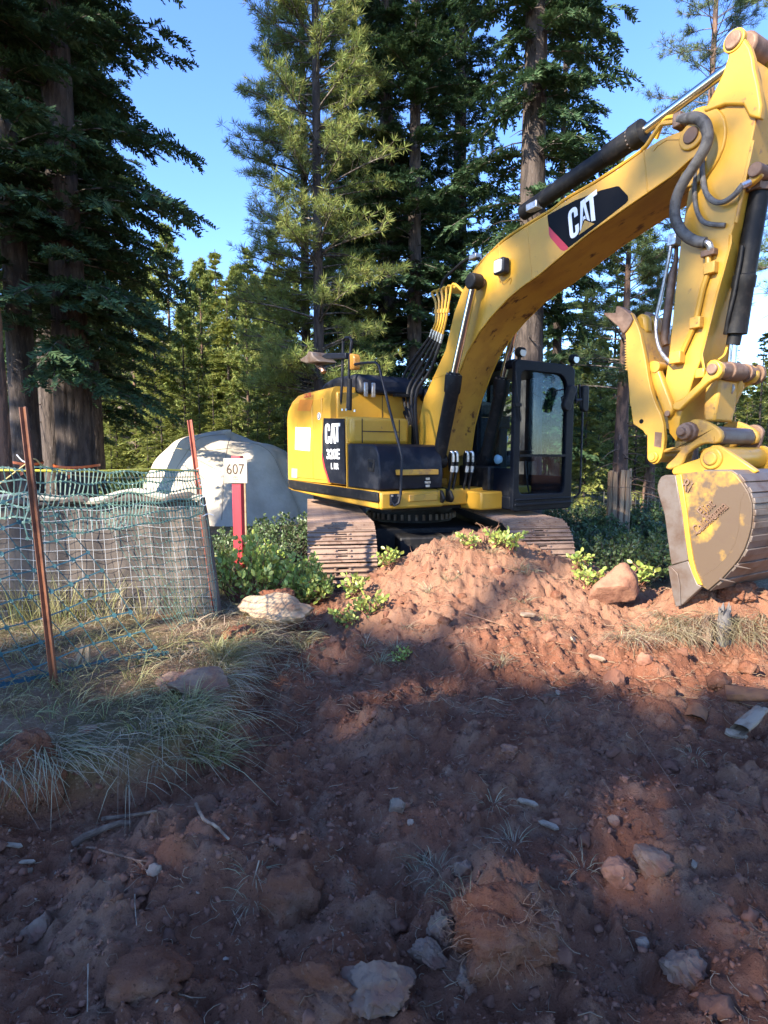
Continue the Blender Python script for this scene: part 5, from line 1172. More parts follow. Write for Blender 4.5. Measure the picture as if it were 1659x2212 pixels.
def rock(px, py, w_, h_, d_, m, label, seed, sink=.3, rz=0, tilt=0, cat='rock', sub=4, ang=.3, cuts=7, rough=.12, name='rock', dz=0):
    if name == 'soil_clod': m = M['ground']; sink = sink+.16; w_ *= .86; h_ *= .86; d_ *= .86
    p = at_ground(px, py); V, F = ICO[5 if (name == 'soil_clod' and w_ > .24) else sub]; V = (clod_shape(seed, V) if name == 'soil_clod' else rock_shape(seed, V, ang, rough, cuts))*np.array([w_/2, d_/2, h_/2])
    V = V@np.array(Matrix.Rotation(R(tilt), 3, 'Y')).T@np.array(Matrix.Rotation(rz, 3, 'Z')).T
    o = fastmesh(name, V, F, m, smooth=True)
    if name != 'soil_clod':
        try: o.data.set_sharp_from_angle(angle=R(38))
        except Exception: pass
    o.location = (p.x, p.y+d_*.3, p.z+h_*(.5-sink)+dz); tag(o, label, cat); return o
rock(1334, 1322, .40, .46, .34, M['rock_red'], 'big angular red-brown rock between the dirt mound and the bucket', 21, sink=.12, tilt=18, cuts=9, rough=.05, ang=.18)
rock(590, 1345, .62, .26, .40, M['rock_tan'], 'broad tan boulder topped with soil, in front of the bright bush', 22, sink=.18, rough=.08)
rock(430, 1512, .42, .20, .3, M['rock_grey'], 'grey-white stone bedded in the grassy bank', 23, sink=.3)
rock(372, 1492, .22, .12, .2, M['rock_grey'], 'small pale stone beside the grey-white stone on the bank', 24, sink=.35)
rock(545, 1452, .15, .11, .12, M['rock_grey'], 'pinkish stone on the bank edge beside the grass tuft', 25)
rock(600, 1325, .34, .13, .2, M['clod'], 'dark lump of soil lying on the tan boulder', 26, sink=-.9, rough=.25, name='soil_clod', cat='clod')
rock(860, 1768, .10, .08, .08, M['pebble'], 'cream stone on the bare soil right of the pale curved stick', 27)
rock(885, 1790, .035, .03, .03, M['pebble'], 'little cream chip just below the cream stone', 28, sub=3)
rock(1418, 1905, .165, .13, .14, M['rock_grey'], 'pale faceted stone pressed in the soil, right of its rounder neighbour', 29, cuts=10)
rock(1345, 1915, .12, .10, .11, M['rock_red'], 'round brown stone just left of the pale faceted stone', 30)
rock(1360, 1935, .05, .05, .05, M['rock_red'], 'small brown stone tucked under the round brown stone', 31, sub=3)
rock(1330, 1785, .06, .045, .05, M['rock_grey'], 'small grey round stone in the shaded soil', 32, sub=3)
rock(625, 1975, .26, .24, .2, M['clod'], 'tall crusted lump of soil left of centre', 33, sink=.25, rough=.22, name='soil_clod', cat='clod')
rock(330, 1900, .05, .04, .05, M['pebble'], 'little pale stone left of the forked root', 34, sub=3)
rock(300, 2150, .26, .14, .2, M['rock_red'], 'broad reddish soil block at the lower left', 35, sink=.35, rough=.2, name='soil_clod', cat='clod')
rock(690, 2185, .30, .18, .24, M['clod'], 'broad crusted soil block at the bottom edge', 36, sink=.35, rough=.22, name='soil_clod', cat='clod')
rock(1490, 2130, .13, .10, .12, M['rock_grey'], 'grey crumbly stone near the bottom right corner', 37, rough=.2)
rock(1395, 2050, .05, .04, .05, M['pebble'], 'tan pebble above the grey crumbly stone', 38, sub=3)
rock(950, 2040, .12, .13, .1, M['rock_grey'], 'pale tall lump at the left foot of the root-filled sod', 39, rough=.22)
rock(930, 2100, .13, .09, .1, M['rock_grey'], 'pale crumbly stone near the bottom centre', 40, rough=.22)
rock(1020, 2150, .09, .08, .08, M['rock_grey'], 'knobbly grey lump at the bottom edge right of centre', 41, rough=.25)
rock(805, 2190, .20, .12, .15, M['rock_grey'], 'whitish crumbly stone cut by the bottom edge', 42, rough=.2)
rock(870, 2140, .08, .05, .07, M['rock_grey'], 'flat grey stone above the whitish crumbly stone', 43)
rock(70, 2040, .13, .10, .12, M['rock_grey'], 'dark grey wedge-shaped stone at the lower left', 44, cuts=10)
rock(185, 1585, .09, .05, .08, M['rock_grey'], 'half-buried stone under the blue-green net', 45)
rock(1005, 1905, .08, .08, .07, M['rock_grey'], 'smooth tan stone on the low ridge right of centre', 46)
rock(1105, 1640, .12, .08, .1, M['rock_red'], 'reddish stone at the edge of the shadow', 47, rough=.2)
for i, (px_, py_, w_) in enumerate(((1190,1385,.13),(1150,1375,.10),(1225,1400,.12),(1075,1240,.16),(1120,1400,.14),(1000,1290,.09),(1045,1150,.08),(880,1220,.07),(1205,1290,.12),(1290,1395,.09),(960,1345,.11),(835,1345,.10),(1330,1480,.16),(1440,1500,.14),(1510,1540,.15),(1395,1440,.12),(1560,1480,.17),(1620,1450,.15),(1480,1420,.1))):
    lab = ['red stone', 'clod', 'soil block'][i % 3]; wh = ['on the sunlit face of the mound', 'on the crest line between light and shade', 'on the churned soil below the bucket'][0 if i < 7 else (1 if i < 12 else 2)]
    ex = ['lowest left', 'second from the left', 'right-hand', 'largest, high', 'blunt', 'small, central', 'topmost, among roots', 'left-hand', 'right shoulder', 'rightmost', 'half-buried', 'leftmost'][i] if i < 12 else ['squarish', 'tilted', 'broken', 'rounded', 'long', 'far right', 'low flat'][i-12]
    rock(px_, py_, w_, w_*.75, w_*.8, M['rock_red'] if i % 2 else M['clod'], '%s %s, %s one' % (lab, wh, ex), 60+i, rough=.18, sink=.3, sub=3, name='rock' if i % 3 == 0 else 'soil_clod', cat='rock' if i % 3 == 0 else 'clod')
rock(28, 1730, .34, .42, .26, M['clod'], 'hanging face of root-bound soil at the left edge under the grass', 90, sink=.25, rough=.25, name='soil_clod', cat='clod')
rock(510, 1385, .30, .16, .26, M['clod'], 'brown clod crowning the bank left of the tan boulder', 91, sink=.3, rough=.25, name='soil_clod', cat='clod')
rock(1500, 1300, .26, .16, .2, M['clod'], 'fibrous clod heaped against the bucket tip', 92, sink=.15, rough=.25, name='soil_clod', cat='clod')
rock(1600, 1300, .34, .22, .26, M['clod'], 'dark clod on the heap right of the bucket tip', 93, sink=.2, rough=.25, name='soil_clod', cat='clod')

# crumbs of soil and pebbles, uncountable
def scatter_blobs(name, n, reg, smin, smax, m, seed, sub, power=2.6, mask=None, flat=.75, label=None, clump=0):
    rng = np.random.default_rng(seed); V0, F0 = ICO[sub]
    base = [rock_shape(seed+k, V0, 1.1, .8, 9) for k in range(6)]
    x = rng.uniform(reg[0], reg[1], n*3); y = reg[2]+(reg[3]-reg[2])*rng.random(n*3)**1.5
    ok = np.abs(x) < y*.74+.3
    if mask is not None: ok &= mask(x, y)
    if clump: ok &= (fbm(x*2.4, y*2.4, seed, 3)+rng.normal(0, .12, len(x))) > clump
    x = x[ok][:n]; y = y[ok][:n]; n = len(x); z = ground(x, y)
    s = smin+(smax-smin)*rng.random(n)**power
    A = rng.random(n)*6.28; B = rng.normal(0, .5, n); k = rng.integers(0, 6, n)
    V = np.stack(base)[k]*s[:, None, None]*rng.uniform(.5, 1.35, (n, 1, 3)); V[..., 2] *= flat
    c, s_ = np.cos(A)[:, None], np.sin(A)[:, None]; xx = V[..., 0]*c-V[..., 1]*s_; yy = V[..., 0]*s_+V[..., 1]*c
    cb, sb = np.cos(B)[:, None], np.sin(B)[:, None]; zz = V[..., 2]*cb+xx*sb; xx = xx*cb-V[..., 2]*sb
    V = np.stack([xx+x[:, None], yy+y[:, None], zz+(z-s*.12)[:, None]], -1).reshape(-1, 3)
    F = (F0[None]+(np.arange(n)*len(V0))[:, None, None]).reshape(-1, 3)
    o = fastmesh(name, V, F, m, smooth=False); tag(o, label, kind='stuff'); return o
soilm = lambda x, y: (bank_mask(x, y) < .3)
scatter_blobs('soil_crumbs', 12500, (-2.2, 3.2, 1.15, 4.6), .003, .015, M['clod'], 300, 1, mask=soilm, label='crumbled red-brown soil')
scatter_blobs('coarse_crumbs', 4200, (-2.2, 3.4, 1.15, 5.4), .006, .022, M['clod'], 305, 1, mask=soilm, power=1.8, clump=.02, label='drifts of coarse soil crumbs')
scatter_blobs('soil_lumps', 600, (-2.0, 4.0, 1.2, 6.0), .012, .046, M['clod'], 310, 2, mask=soilm, power=3.2, clump=-.05, label='loose lumps of soil')
scatter_blobs('gravel', 500, (-2.0, 3.6, 1.15, 5.6), .002, .010, M['pebble'], 320, 1, mask=soilm, label='scattered pale pebbles')

scatter_blobs('bank_crumbs', 3000, (-2.8, -.3, 1.7, 5.0), .005, .024, M['clod'], 330, 1, mask=lambda x, y: (bank_mask(x, y) > .05) & (bank_mask(x, y) < .85), power=1.8, label='soil crumbs on the broken face of the bank')
# leafy shrubs
def bush_arrays(seed, r, h, nst, nl, ls, spread=1.0):
    rng = np.random.default_rng(seed); az = rng.random(nst)*6.28; rr = r*np.sqrt(rng.random(nst)); k = 6; s = np.linspace(0, 1, k)[None]
    hh = h*(1-.45*(rr/r)**2)*rng.uniform(.7, 1.1, nst)
    P = np.zeros((nst, k, 3)); b = rr*.35
    P[..., 0] = np.cos(az)[:, None]*(b[:, None]+(rr-b)[:, None]*s*spread)+rng.normal(0, .02, (nst, k)); P[..., 1] = np.sin(az)[:, None]*(b[:, None]+(rr-b)[:, None]*s*spread)+rng.normal(0, .02, (nst, k)); P[..., 2] = hh[:, None]*s**.85
    V, F = tube_arrays(P, np.full((nst, k), .005)*np.linspace(1.3, .4, k)[None], 4); Vs = [V]; Fs = [F]; mi = [np.ones(len(F))]; off = len(V)
    s = rng.beta(2.2, 1.0, (nst, nl)); Q, T = along(P, np.clip(s, 0, 1)); n = nst*nl
    D = unit(T.reshape(-1, 3)*.5+unit(rng.normal(size=(n, 3)))*[1, 1, .6]); D[:, 2] += .25; D = unit(D); B = Q.reshape(-1, 3)+D*.012
    S_ = unit(np.cross(D, rng.normal(size=(n, 3)))); N_ = np.cross(S_, D); L = (ls*rng.uniform(.65, 1.25, n))[:, None]; W = L*.62
    pts = [B, B+D*L*.28+S_*W*.42-N_*L*.04, B+D*L*.68+S_*W*.44, B+D*L, B+D*L*.68-S_*W*.44, B+D*L*.28-S_*W*.42-N_*L*.04]
    V = np.stack(pts, 1); V = V+N_[:, None]*(np.abs(np.array([0,1,1,0,1,1]))*.10)[None, :, None]*L[:, None]
    i = np.arange(n)[:, None]*6+off; F = np.concatenate([i+[[0,1,2,3]], i+[[0,3,4,5]]]); Vs.append(V.reshape(-1, 3)); Fs.append(F); mi.append(np.zeros(len(F)))
    return np.concatenate(Vs), np.concatenate(Fs), np.concatenate(mi)
BUSH = {}
def bush(key, x, y, s, label, group=None, mats=None, rz=0, zs=1, cat='bush', z=None):
    src, arr = BUSH[key]
    if isinstance(arr, tuple):
        e = empty('manzanita_bush', (0,0,0)); fastmesh('foliage', arr[0], arr[1], mats or [M['leaf'], M['stem_red']], e, mi=arr[2]); BUSH[key] = (e, None); o = e
    else: o = copy_tree(src)
    o.location = (x, y, (gz(x, y) if z is None else z)-.02); o.rotation_euler = (0, 0, rz); o.scale = (s, s, s*zs)
    for k in ('label', 'group'):
        if k in o: del o[k]
    return tag(o, label, cat, group)
BUSH['bright'] = (None, bush_arrays(1, .46, .46, 60, 24, .052)); BUSH['sprig'] = (None, bush_arrays(2, .14, .20, 10, 12, .045)); BUSH['dark'] = (None, bush_arrays(3, .75, .75, 110, 22, .055)); BUSH['wide'] = (None, bush_arrays(4, 1.0, .62, 120, 22, .06))
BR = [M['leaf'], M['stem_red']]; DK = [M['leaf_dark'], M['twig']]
def pxy(px, y): return at_px(px, y)
bush('bright', pxy(540, 5.55), 5.55, 1.05, 'bright leafy bush at the foot of the red numbered post', mats=BR, zs=1.35)
bush('bright', pxy(645, 5.75), 5.75, .92, 'bright leafy bush in front of the left track', rz=2, zs=1.2)
bush('bright', pxy(590, 6.0), 6.0, .95, 'leafy bush between the red post and the left track, behind its neighbours', rz=4, zs=1.3)
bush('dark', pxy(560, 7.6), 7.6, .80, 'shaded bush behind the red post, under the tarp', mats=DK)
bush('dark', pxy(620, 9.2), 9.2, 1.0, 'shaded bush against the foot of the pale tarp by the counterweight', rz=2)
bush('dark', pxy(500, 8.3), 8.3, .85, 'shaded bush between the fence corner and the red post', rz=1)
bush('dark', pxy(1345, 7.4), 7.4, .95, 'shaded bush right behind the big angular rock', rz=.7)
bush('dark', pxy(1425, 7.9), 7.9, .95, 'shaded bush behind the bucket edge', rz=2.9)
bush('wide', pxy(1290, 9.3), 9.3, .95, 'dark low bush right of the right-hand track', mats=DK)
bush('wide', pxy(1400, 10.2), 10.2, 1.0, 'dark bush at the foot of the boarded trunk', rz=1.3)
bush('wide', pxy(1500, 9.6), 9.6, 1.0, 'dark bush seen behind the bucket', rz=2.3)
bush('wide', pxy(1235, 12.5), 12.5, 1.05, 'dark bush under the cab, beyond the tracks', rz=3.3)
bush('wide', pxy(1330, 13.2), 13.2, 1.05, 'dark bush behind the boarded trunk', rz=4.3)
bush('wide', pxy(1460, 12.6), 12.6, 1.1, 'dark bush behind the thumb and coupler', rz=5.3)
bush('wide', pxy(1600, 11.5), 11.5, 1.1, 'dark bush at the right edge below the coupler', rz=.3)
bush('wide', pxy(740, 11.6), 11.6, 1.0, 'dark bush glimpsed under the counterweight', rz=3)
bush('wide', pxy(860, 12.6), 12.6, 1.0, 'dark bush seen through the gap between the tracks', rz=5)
for i, (px_, y_, s_) in enumerate(((240,13,1.3),(300,14.5,1.4),(350,15.5,1.3),(190,15,1.4),(20,13.5,1.4),(90,14,1.3),(130,16.5,1.4),(415,19,1.5),(270,18,1.5))):
    bush('bright2' if False else 'wide', pxy(px_, y_), y_, s_, 'sunlit undergrowth bush behind the fence left of the tarp', group='undergrowth bushes behind the fence', rz=i*1.7, zs=1.15)
for px_, py_, s_, lb in ((1100,1192,1.15,'leafy sprig on the crest of the dirt mound'),(1072,1180,.9,'small leafy sprig at the right of the mound crest'),(1010,1180,.8,'small leafy sprig beside the roots on the mound top'),(845,1225,1.1,'leafy sprig on the left slope of the mound'),(770,1290,1.2,'leafy sprig in the dip left of the mound'),(800,1330,1.15,'low leafy sprig below the mound\'s left slope'),(695,1300,1.3,'leafy sprig by the tan boulder'),(740,1350,.9,'low sprig in front of the tan boulder'),(1270,1270,1.1,'leafy sprig left of the big angular rock'),(1385,1270,1.35,'leafy sprig right of the big angular rock'),(1420,1235,1.5,'leafy sprig at the left edge of the bucket'),(1250,1230,1.0,'leafy sprig at the foot of the right-hand track'),(870,1430,.6,'tiny green sprig at the shadow edge')):
    p = at_ground(px_, py_); bush('sprig', p.x, p.y, s_, lb, mats=BR, rz=px_, cat='sprig', z=p.z)

# grass
def blades(name, pts, n_per, L, spread, m, seed, lean=(0, 0), droop=.6, w_=.0035, label=None, rad=.05, seg=4):
    rng = np.random.default_rng(seed); pts = np.asarray(pts, float); c = np.repeat(pts, n_per, 0); n = len(c)
    a = rng.random(n)*6.28; r_ = rad*np.sqrt(rng.random(n)); c = c+np.stack([r_*np.cos(a), r_*np.sin(a), np.zeros(n)], 1)
    d = np.stack([np.cos(a)*spread+rng.normal(0, .2, n)+lean[0], np.sin(a)*spread+rng.normal(0, .2, n)+lean[1]], 1)
    l = L*rng.uniform(.45, 1.25, n); s = np.linspace(0, 1, seg)[None]
    P = np.zeros((n, seg, 3)); P[..., 0] = c[:, 0:1]+d[:, 0:1]*l[:, None]*s**1.3; P[..., 1] = c[:, 1:2]+d[:, 1:2]*l[:, None]*s**1.3
    dr = droop*rng.uniform(.5, 1.4, n)[:, None]; P[..., 2] = c[:, 2:3]+l[:, None]*(s-dr*s*s)
    side = unit(np.stack([-d[:, 1], d[:, 0], rng.normal(0, .5, n)], 1))[:, None]*(w_*np.array([1, 1.1, .8, .15][:seg])[None, :, None])
    V = np.stack([P-side, P+side], 2).reshape(-1, 3); i = (np.arange(n)*seg*2)[:, None]+(np.arange(seg-1)*2)[None]
    F = np.stack([i, i+1, i+3, i+2], -1).reshape(-1, 4); o = fastmesh(name, V, F, m); tag(o, label, kind='stuff'); return o
def pts_on(fx, n, seed, reg):
    rng = np.random.default_rng(seed); x = rng.uniform(reg[0], reg[1], n); y = rng.uniform(reg[2], reg[3], n); ok = fx(x, y, rng); x, y = x[ok], y[ok]
    return np.stack([x, y, ground(x, y)-.005], 1)
onbank = lambda x, y, r: (bank_mask(x, y) > .55)
edge_ = lambda x, y, r: (bank_mask(x, y) > .25) & (bank_mask(x+.22, y-.12) < .6)
blades('bank_grass', pts_on(lambda x, y, r: onbank(x, y, r) & (fbm(x*2.5, y*2.5, 7, 2) > -.12), 380, 1, (-3.2, -.6, 2.1, 4.3)), 12, .19, .7, M['grass_green'], 1, lean=(.45, -.35), droop=.55, w_=.0022, label='long green grass on the bank', rad=.06)
blades('dry_bank_grass', pts_on(edge_, 520, 2, (-2.4, -.4, 2.0, 4.6)), 16, .26, .6, M['grass_dry'], 2, lean=(.75, -.6), droop=.85, w_=.0018, label='dry grass drooping over the edge of the bank', rad=.06)
blades('meadow_grass', pts_on(lambda x, y, r: (fbm(x*1.3, y*1.3, 17, 2) > -.1), 520, 3, (-4.6, -1.6, 4.5, 7.4)), 12, .42, .35, M['grass_green'], 3, droop=.25, w_=.0030, label='tall bright grass inside the fence', rad=.09)
blades('litter_grass', pts_on(lambda x, y, r: fbm(x*2.5, y*2.5, 27, 2) > .02, 420, 4, (-3.0, -.5, 3.6, 5.4)), 9, .13, 1.0, M['grass_dry'], 4, droop=.8, w_=.002, label='matted dry grass around the fence foot', rad=.07)
tuf = [at_ground(px_, py_) for px_, py_ in ((480,1425),(500,1440),(465,1410),(430,1640),(455,1600),(470,1650),(400,1580),(410,1540),(580,1320),(540,1330),(650,1400))]
blades('green_tufts', [(p.x, p.y, p.z) for p in tuf], 110, .20, .75, M['grass_green'], 5, lean=(.25, -.2), droop=.5, w_=.0018, label='fine green grass tufts along the bank edge', rad=.05)
rt = [at_ground(px_, py_) for px_, py_ in [(1440+i*14, 1340+((i*29) % 46)) for i in range(17)]+[(1380,1390),(1400,1370),(1430,1375),(1350,1385)]]
blades('clump_grass', [(p.x, p.y, p.z+.01) for p in rt], 80, .20, .8, M['grass_dry'], 6, lean=(-.2, -.6), droop=.9, w_=.0018, label='matted grass hanging over the heap by the bucket', rad=.09)
mt = [at_ground(px_, py_) for px_, py_ in ((1140,1240),(1120,1230),(970,1255),(975,1170),(1060,1195),(880,1360),(855,1400),(820,1435),(750,1265),(1130,1300),(1180,1340),(925,1280),(1080,1440),(790,1395))]
blades('mound_grass', [(p.x, p.y, p.z) for p in mt], 45, .13, .9, M['grass_dry'], 7, droop=.7, w_=.0017, label='wisps of dry grass on the mound', rad=.05)
ft = [at_ground(px_, py_) for px_, py_ in ((905,1890),(940,1880),(1110,1830),(990,1975),(960,1910),(1010,1965),(1065,1740),(550,1890),(545,1945),(1260,1885),(1500,1640))]
blades('fine_roots_and_grass', [(p.x, p.y, p.z) for p in ft], 26, .085, 1.0, M['grass_dry'], 8, droop=.8, w_=.0010, label='torn wisps of grass in the churned soil', rad=.05)

# litter: straw, needles and rootlets lying on the soil, uncountable
def litter(name, n, reg, l0, l1, w_, m, seed, mask, label, curl=.3):
    rng = np.random.default_rng(seed); x = rng.uniform(reg[0], reg[1], n*2); y = reg[2]+(reg[3]-reg[2])*rng.random(n*2)**1.3; ok = mask(x, y); x, y = x[ok][:n], y[ok][:n]; n = len(x)
    a = rng.random(n)*6.28; l = rng.uniform(l0, l1, n); k = 5; s = np.linspace(-.5, .5, k)[None]; a2 = a[:, None]+rng.normal(0, curl, n)[:, None]*s*4
    px_ = x[:, None]+np.cumsum(np.cos(a2)*(l/(k-1))[:, None], 1); py_ = y[:, None]+np.cumsum(np.sin(a2)*(l/(k-1))[:, None], 1)
    z = ground(px_, py_); z = .35*z+.65*z.max(1, keepdims=True)*1.0+.003
    P = np.stack([px_, py_, z], -1); V, F = tube_arrays(P, np.full((n, k), w_)*rng.uniform(.6, 1.5, n)[:, None], 3)
    o = fastmesh(name, V, F, m); tag(o, label, kind='stuff'); return o
litter('straw_litter', 1500, (-1.2, 3.4, 3.2, 5.9), .03, .12, .0018, M['straw'], 1, lambda x, y: bank_mask(x, y) < .5, 'straw and torn roots strewn over the mound')
litter('foreground_rootlets', 1500, (-1.9, 2.8, 1.3, 4.2), .015, .08, .0010, M['straw'], 2, lambda x, y: (bank_mask(x, y) < .5), 'fine rootlets in the foreground soil', curl=.7)
litter('needle_litter', 1500, (-4, -.6, 3.4, 6.4), .05, .16, .0016, M['straw'], 3, lambda x, y: bank_mask(x, y) > .4, 'pine needles and straw on the bank')
# wood chips
def chips(name, lst, m, lbls):
    for (px_, py_, l, w_, a, tl), lb in zip(lst, lbls):
        p = at_ground(px_, py_); mb = MB(); n = 6; pts = [(-l/2, -w_*.25), (-l*.3, -w_*.5), (l*.35, -w_*.45), (l/2, 0), (l*.3, w_*.5), (-l*.4, w_*.4)]
        mb.prism(pts, -w_*.14, w_*.14, 'z'); o = mb.obj(name, m, smooth=False); o.location = p+Vector((0, 0, w_*.16+.002)); o.rotation_euler = (R(tl), R(tl*.5), R(a)); tag(o, lb, 'wood chip')
chips('wood_chip', [(1140,1330,.14,.05,10,15),(1290,1425,.12,.04,-30,20),(1345,1895,.07,.02,60,20),(1500,1870,.08,.02,55,10),(1020,1995,.075,.028,-10,8),(990,1240,.10,.04,80,60),(1185,1790,.09,.03,-35,5),(1140,1740,.09,.028,-25,5),(1205,1500,.10,.03,70,20),(60,1870,.06,.018,5,5),(30,1830,.08,.02,-8,5),(65,1885,.03,.02,80,70),(1590,1590,.12,.05,-10,25),(1240,1390,.12,.045,50,45)],
      M['stick'], ['pale broken wood chip on the right flank of the mound','wood sliver at the shadow boundary right of centre','short wood sliver right of the pale faceted stone','grey sliver lying slanted at the right','buff chip lying under the sod, pointing right','wood chip standing upright on the mound face','rusty-orange chip in the shaded soil','rusty chip above the rusty-orange chip','narrow splinter in the sunlit band','weathered splinter at the left edge','long weathered splinter at the left edge','short upright splinter at the left edge','split piece of pale wood at the right edge','splinter standing on the crest above the shade'])
def stick(pts, r0, r1, name, m, label, cat='stick', lift=.01, fork=None):
    P = []
    for a, b in pts: p = at_ground(a, b); P.append(p+Vector((0, 0, lift)))
    P = smooth_path(P, 4); mb = MB(); n = len(P); mb.tube([p+Vector((0,0,random.uniform(-.002,.002))) for p in P], [r0+(r1-r0)*i/(n-1) for i in range(n)], 8)
    if fork:
        for fp in fork:
            Q = smooth_path([at_ground(a, b)+Vector((0,0,lift)) for a, b in fp], 4); mb.tube(Q, [r1*1.3*(1-.7*i/(len(Q)-1)) for i in range(len(Q))], 6)
    o = mb.obj(name, m); return tag(o, label, cat)
stick([(424,1756),(440,1778),(462,1796),(478,1812),(494,1824)], .0075, .0045, 'stick', M['stick'], 'pale curved stick lying on the bare soil left of centre', lift=.018)
stick([(160,1835),(190,1818),(225,1800),(262,1790),(282,1788)], .016, .010, 'root', M['bark_piece'], 'thick dark root with a pale broken end at lower left', 'root', lift=.02)
stick([(222,1780),(270,1775),(338,1772)], .010, .005, 'root', M['bark_piece'], 'thinner dark root above the thick dark root', 'root', lift=.02)
stick([(155,1850),(190,1842),(235,1850),(270,1862),(300,1870),(325,1872)], .005, .003, 'root', M['root'], 'thin forked root lying below the thick dark root', 'root', fork=[[(300,1870),(318,1885),(340,1905),(338,1920)],[(290,1868),(310,1880),(325,1895)]])
stick([(112,1690),(150,1692),(190,1690),(222,1680)], .003, .0015, 'root', M['stick'], 'thin pale root under the bank edge', 'root', lift=.02)
stick([(370,2150),(400,2165),(445,2170)], .0028, .0015, 'grass_stem', M['stick'], 'pale grass stem near the bottom edge', 'stem')
stick([(192,2110),(191,2150),(190,2210)], .0022, .0012, 'grass_stem', M['stick'], 'upright pale stem at the bottom left', 'stem', lift=.03)
stick([(292,1950),(293,1985),(296,2015)], .002, .0012, 'grass_stem', M['stick'], 'short upright pale stem left of centre', 'stem', lift=.02)
stick([(560,1880),(553,1910),(545,1935)], .003, .001, 'grass_stem', M['stick'], 'bent pale stems beside the tall soil lump', 'stem', lift=.03, fork=[[(553,1910),(565,1925),(580,1935)]])
stick([(1360,1560),(1490,1760),(1500,1800)], .0012, .001, 'root', M['root'], 'hair-thin root trailing across the shaded soil', 'root')
stick([(1005,1330),(1060,1345),(1100,1360)], .008, .004, 'root', M['root'], 'root lying on the sunlit slope', 'root')
# roots on the mound crest
def root_tangle(px, py, n, L, seed, label):
    c = at_ground(px, py); rng = random.Random(seed); mb = MB()
    for i in range(n):
        a = rng.uniform(0, 6.28); p = c+Vector((rng.uniform(-.05,.05), rng.uniform(-.03,.03), -.02)); d = Vector((math.cos(a)*.8, math.sin(a)*.3, rng.uniform(.1, 1.0))).normalized(); P = [p]; l = L*rng.uniform(.4, 1)
        for k in range(6):
            d = (d+Vector((rng.uniform(-.5,.5), rng.uniform(-.5,.5), rng.uniform(-.55,.35)))).normalized(); p = p+d*l/6; P.append(p)
        P = smooth_path(P, 2); r0 = rng.uniform(.003, .007); mb.tube(P, [r0*(1-.75*k/(len(P)-1)) for k in range(len(P))], 5)
    return tag(mb.obj('root_tangle', M['root']), label, 'roots')
root_tangle(1040, 1172, 26, .34, 1, 'tangle of thin roots sticking up from the mound top')
root_tangle(1000, 1187, 20, .22, 2, 'smaller root tangle left of the mound top')
root_tangle(940, 1197, 16, .18, 3, 'short roots on the left shoulder of the mound')
root_tangle(900, 1207, 9, .16, 4, 'leftmost wispy roots on the mound')
# sod with roots near the bottom
sd = rock(1090, 2080, .34, .26, .24, M['clod'], 'sod full of fine roots near the bottom, right of centre', 95, sink=.2, rough=.25, name='soil_clod', cat='clod')
c = Vector(sd.location); rng_ = random.Random(4); mb = MB()
for i in range(150):
    a = rng_.uniform(0, 6.28); e = rng_.uniform(-.2, 1.2); n_ = Vector((math.cos(a)*math.cos(e), math.sin(a)*math.cos(e), math.sin(e))); p = c+Vector((n_.x*.15, n_.y*.11, n_.z*.11)); d = n_; P = [p]
    for k in range(4): d = (d+Vector((rng_.uniform(-.8,.8), rng_.uniform(-.8,.8), rng_.uniform(-.9,.3)))).normalized(); p = p+d*rng_.uniform(.008, .022); P.append(p)
    mb.tube(P, [.0013,.0011,.0009,.0007,.0004], 3, cap=False)
tag(mb.obj('sod_roots', M['root']), 'fine roots bristling from the sod', kind='stuff')
# stumps and wood by the bucket and on the right
def log_piece(px, py, l, r_, rot, m, label, seed, cat='wood', dz=0):
    p = at_ground(px, py); rng = np.random.default_rng(seed); nz, na = 14, 14; z = np.linspace(0, l, nz); a = np.arange(na)*2*np.pi/na; Zg, A = np.meshgrid(z, a, indexing='ij')
    rr = r_*(1+.25*perlin(np.cos(A)*2+seed, np.sin(A)*2+Zg*4, seed)+.18*perlin(A*4, Zg*3, seed+1))*(1-.35*(Zg/l)**3); V = np.stack([rr*np.cos(A), rr*np.sin(A)*.6, Zg-.1*l], -1); V[-1, :, 2] += rng.uniform(-.16, .10, na)*l; V[-2, :, 2] += rng.uniform(-.08, .05, na)*l; V[-2:, :, :2] *= 1.25; V = V.reshape(-1, 3)
    i = np.arange(nz*na).reshape(nz, na); F = np.stack([i[:-1], np.roll(i[:-1], -1, 1), np.roll(i[1:], -1, 1), i[1:]], -1).reshape(-1, 4)
    V = np.concatenate([V, [[0, 0, l*.62]]]); cap = np.array([[i[-1, k], i[-1, (k+1) % na], len(V)-1, len(V)-1] for k in range(na)])
    mb = MB(); mb.v = [tuple(v) for v in V]; mb.f = [tuple(int(q) for q in f) for f in F]+[(int(c_[0]), int(c_[1]), len(V)-1) for c_ in cap]; mb.m = [0]*len(mb.f)
    o = mb.obj('wood_piece', m, ang=60); o.location = p+Vector((0, 0, dz)); o.rotation_euler = rot; return tag(o, label, cat)
log_piece(1562, 1388, .34, .06, (R(12), R(-12), .2), M['wood_grey'], 'grey weathered stump splinter standing in the heap by the bucket', 1)
log_piece(1520, 1385, .30, .075, (R(8), R(4), 1.2), M['bark_piece'], 'dark slab of bark standing left of the grey splinter', 2, dz=-.08)
log_piece(1600, 1590, .26, .05, (R(78), R(20), 2.1), M['stick'], 'pale broken root wood at the right edge', 3, dz=.04)
log_piece(1580, 1510, .30, .06, (R(82), 0, 1.1), M['wood_orange'], 'orange-brown split wood half buried at the right', 4, dz=.03)
log_piece(1500, 1560, .12, .05, (R(70), 0, 2.5), M['wood_orange'], 'bright orange crumbly wood on the churned soil', 5, dz=.02)
log_piece(1255, 1200, .25, .05, (R(85), 0, .5), M['wood_grey'], 'grey branch stub in the shade right of the right-hand track', 6, dz=.05)

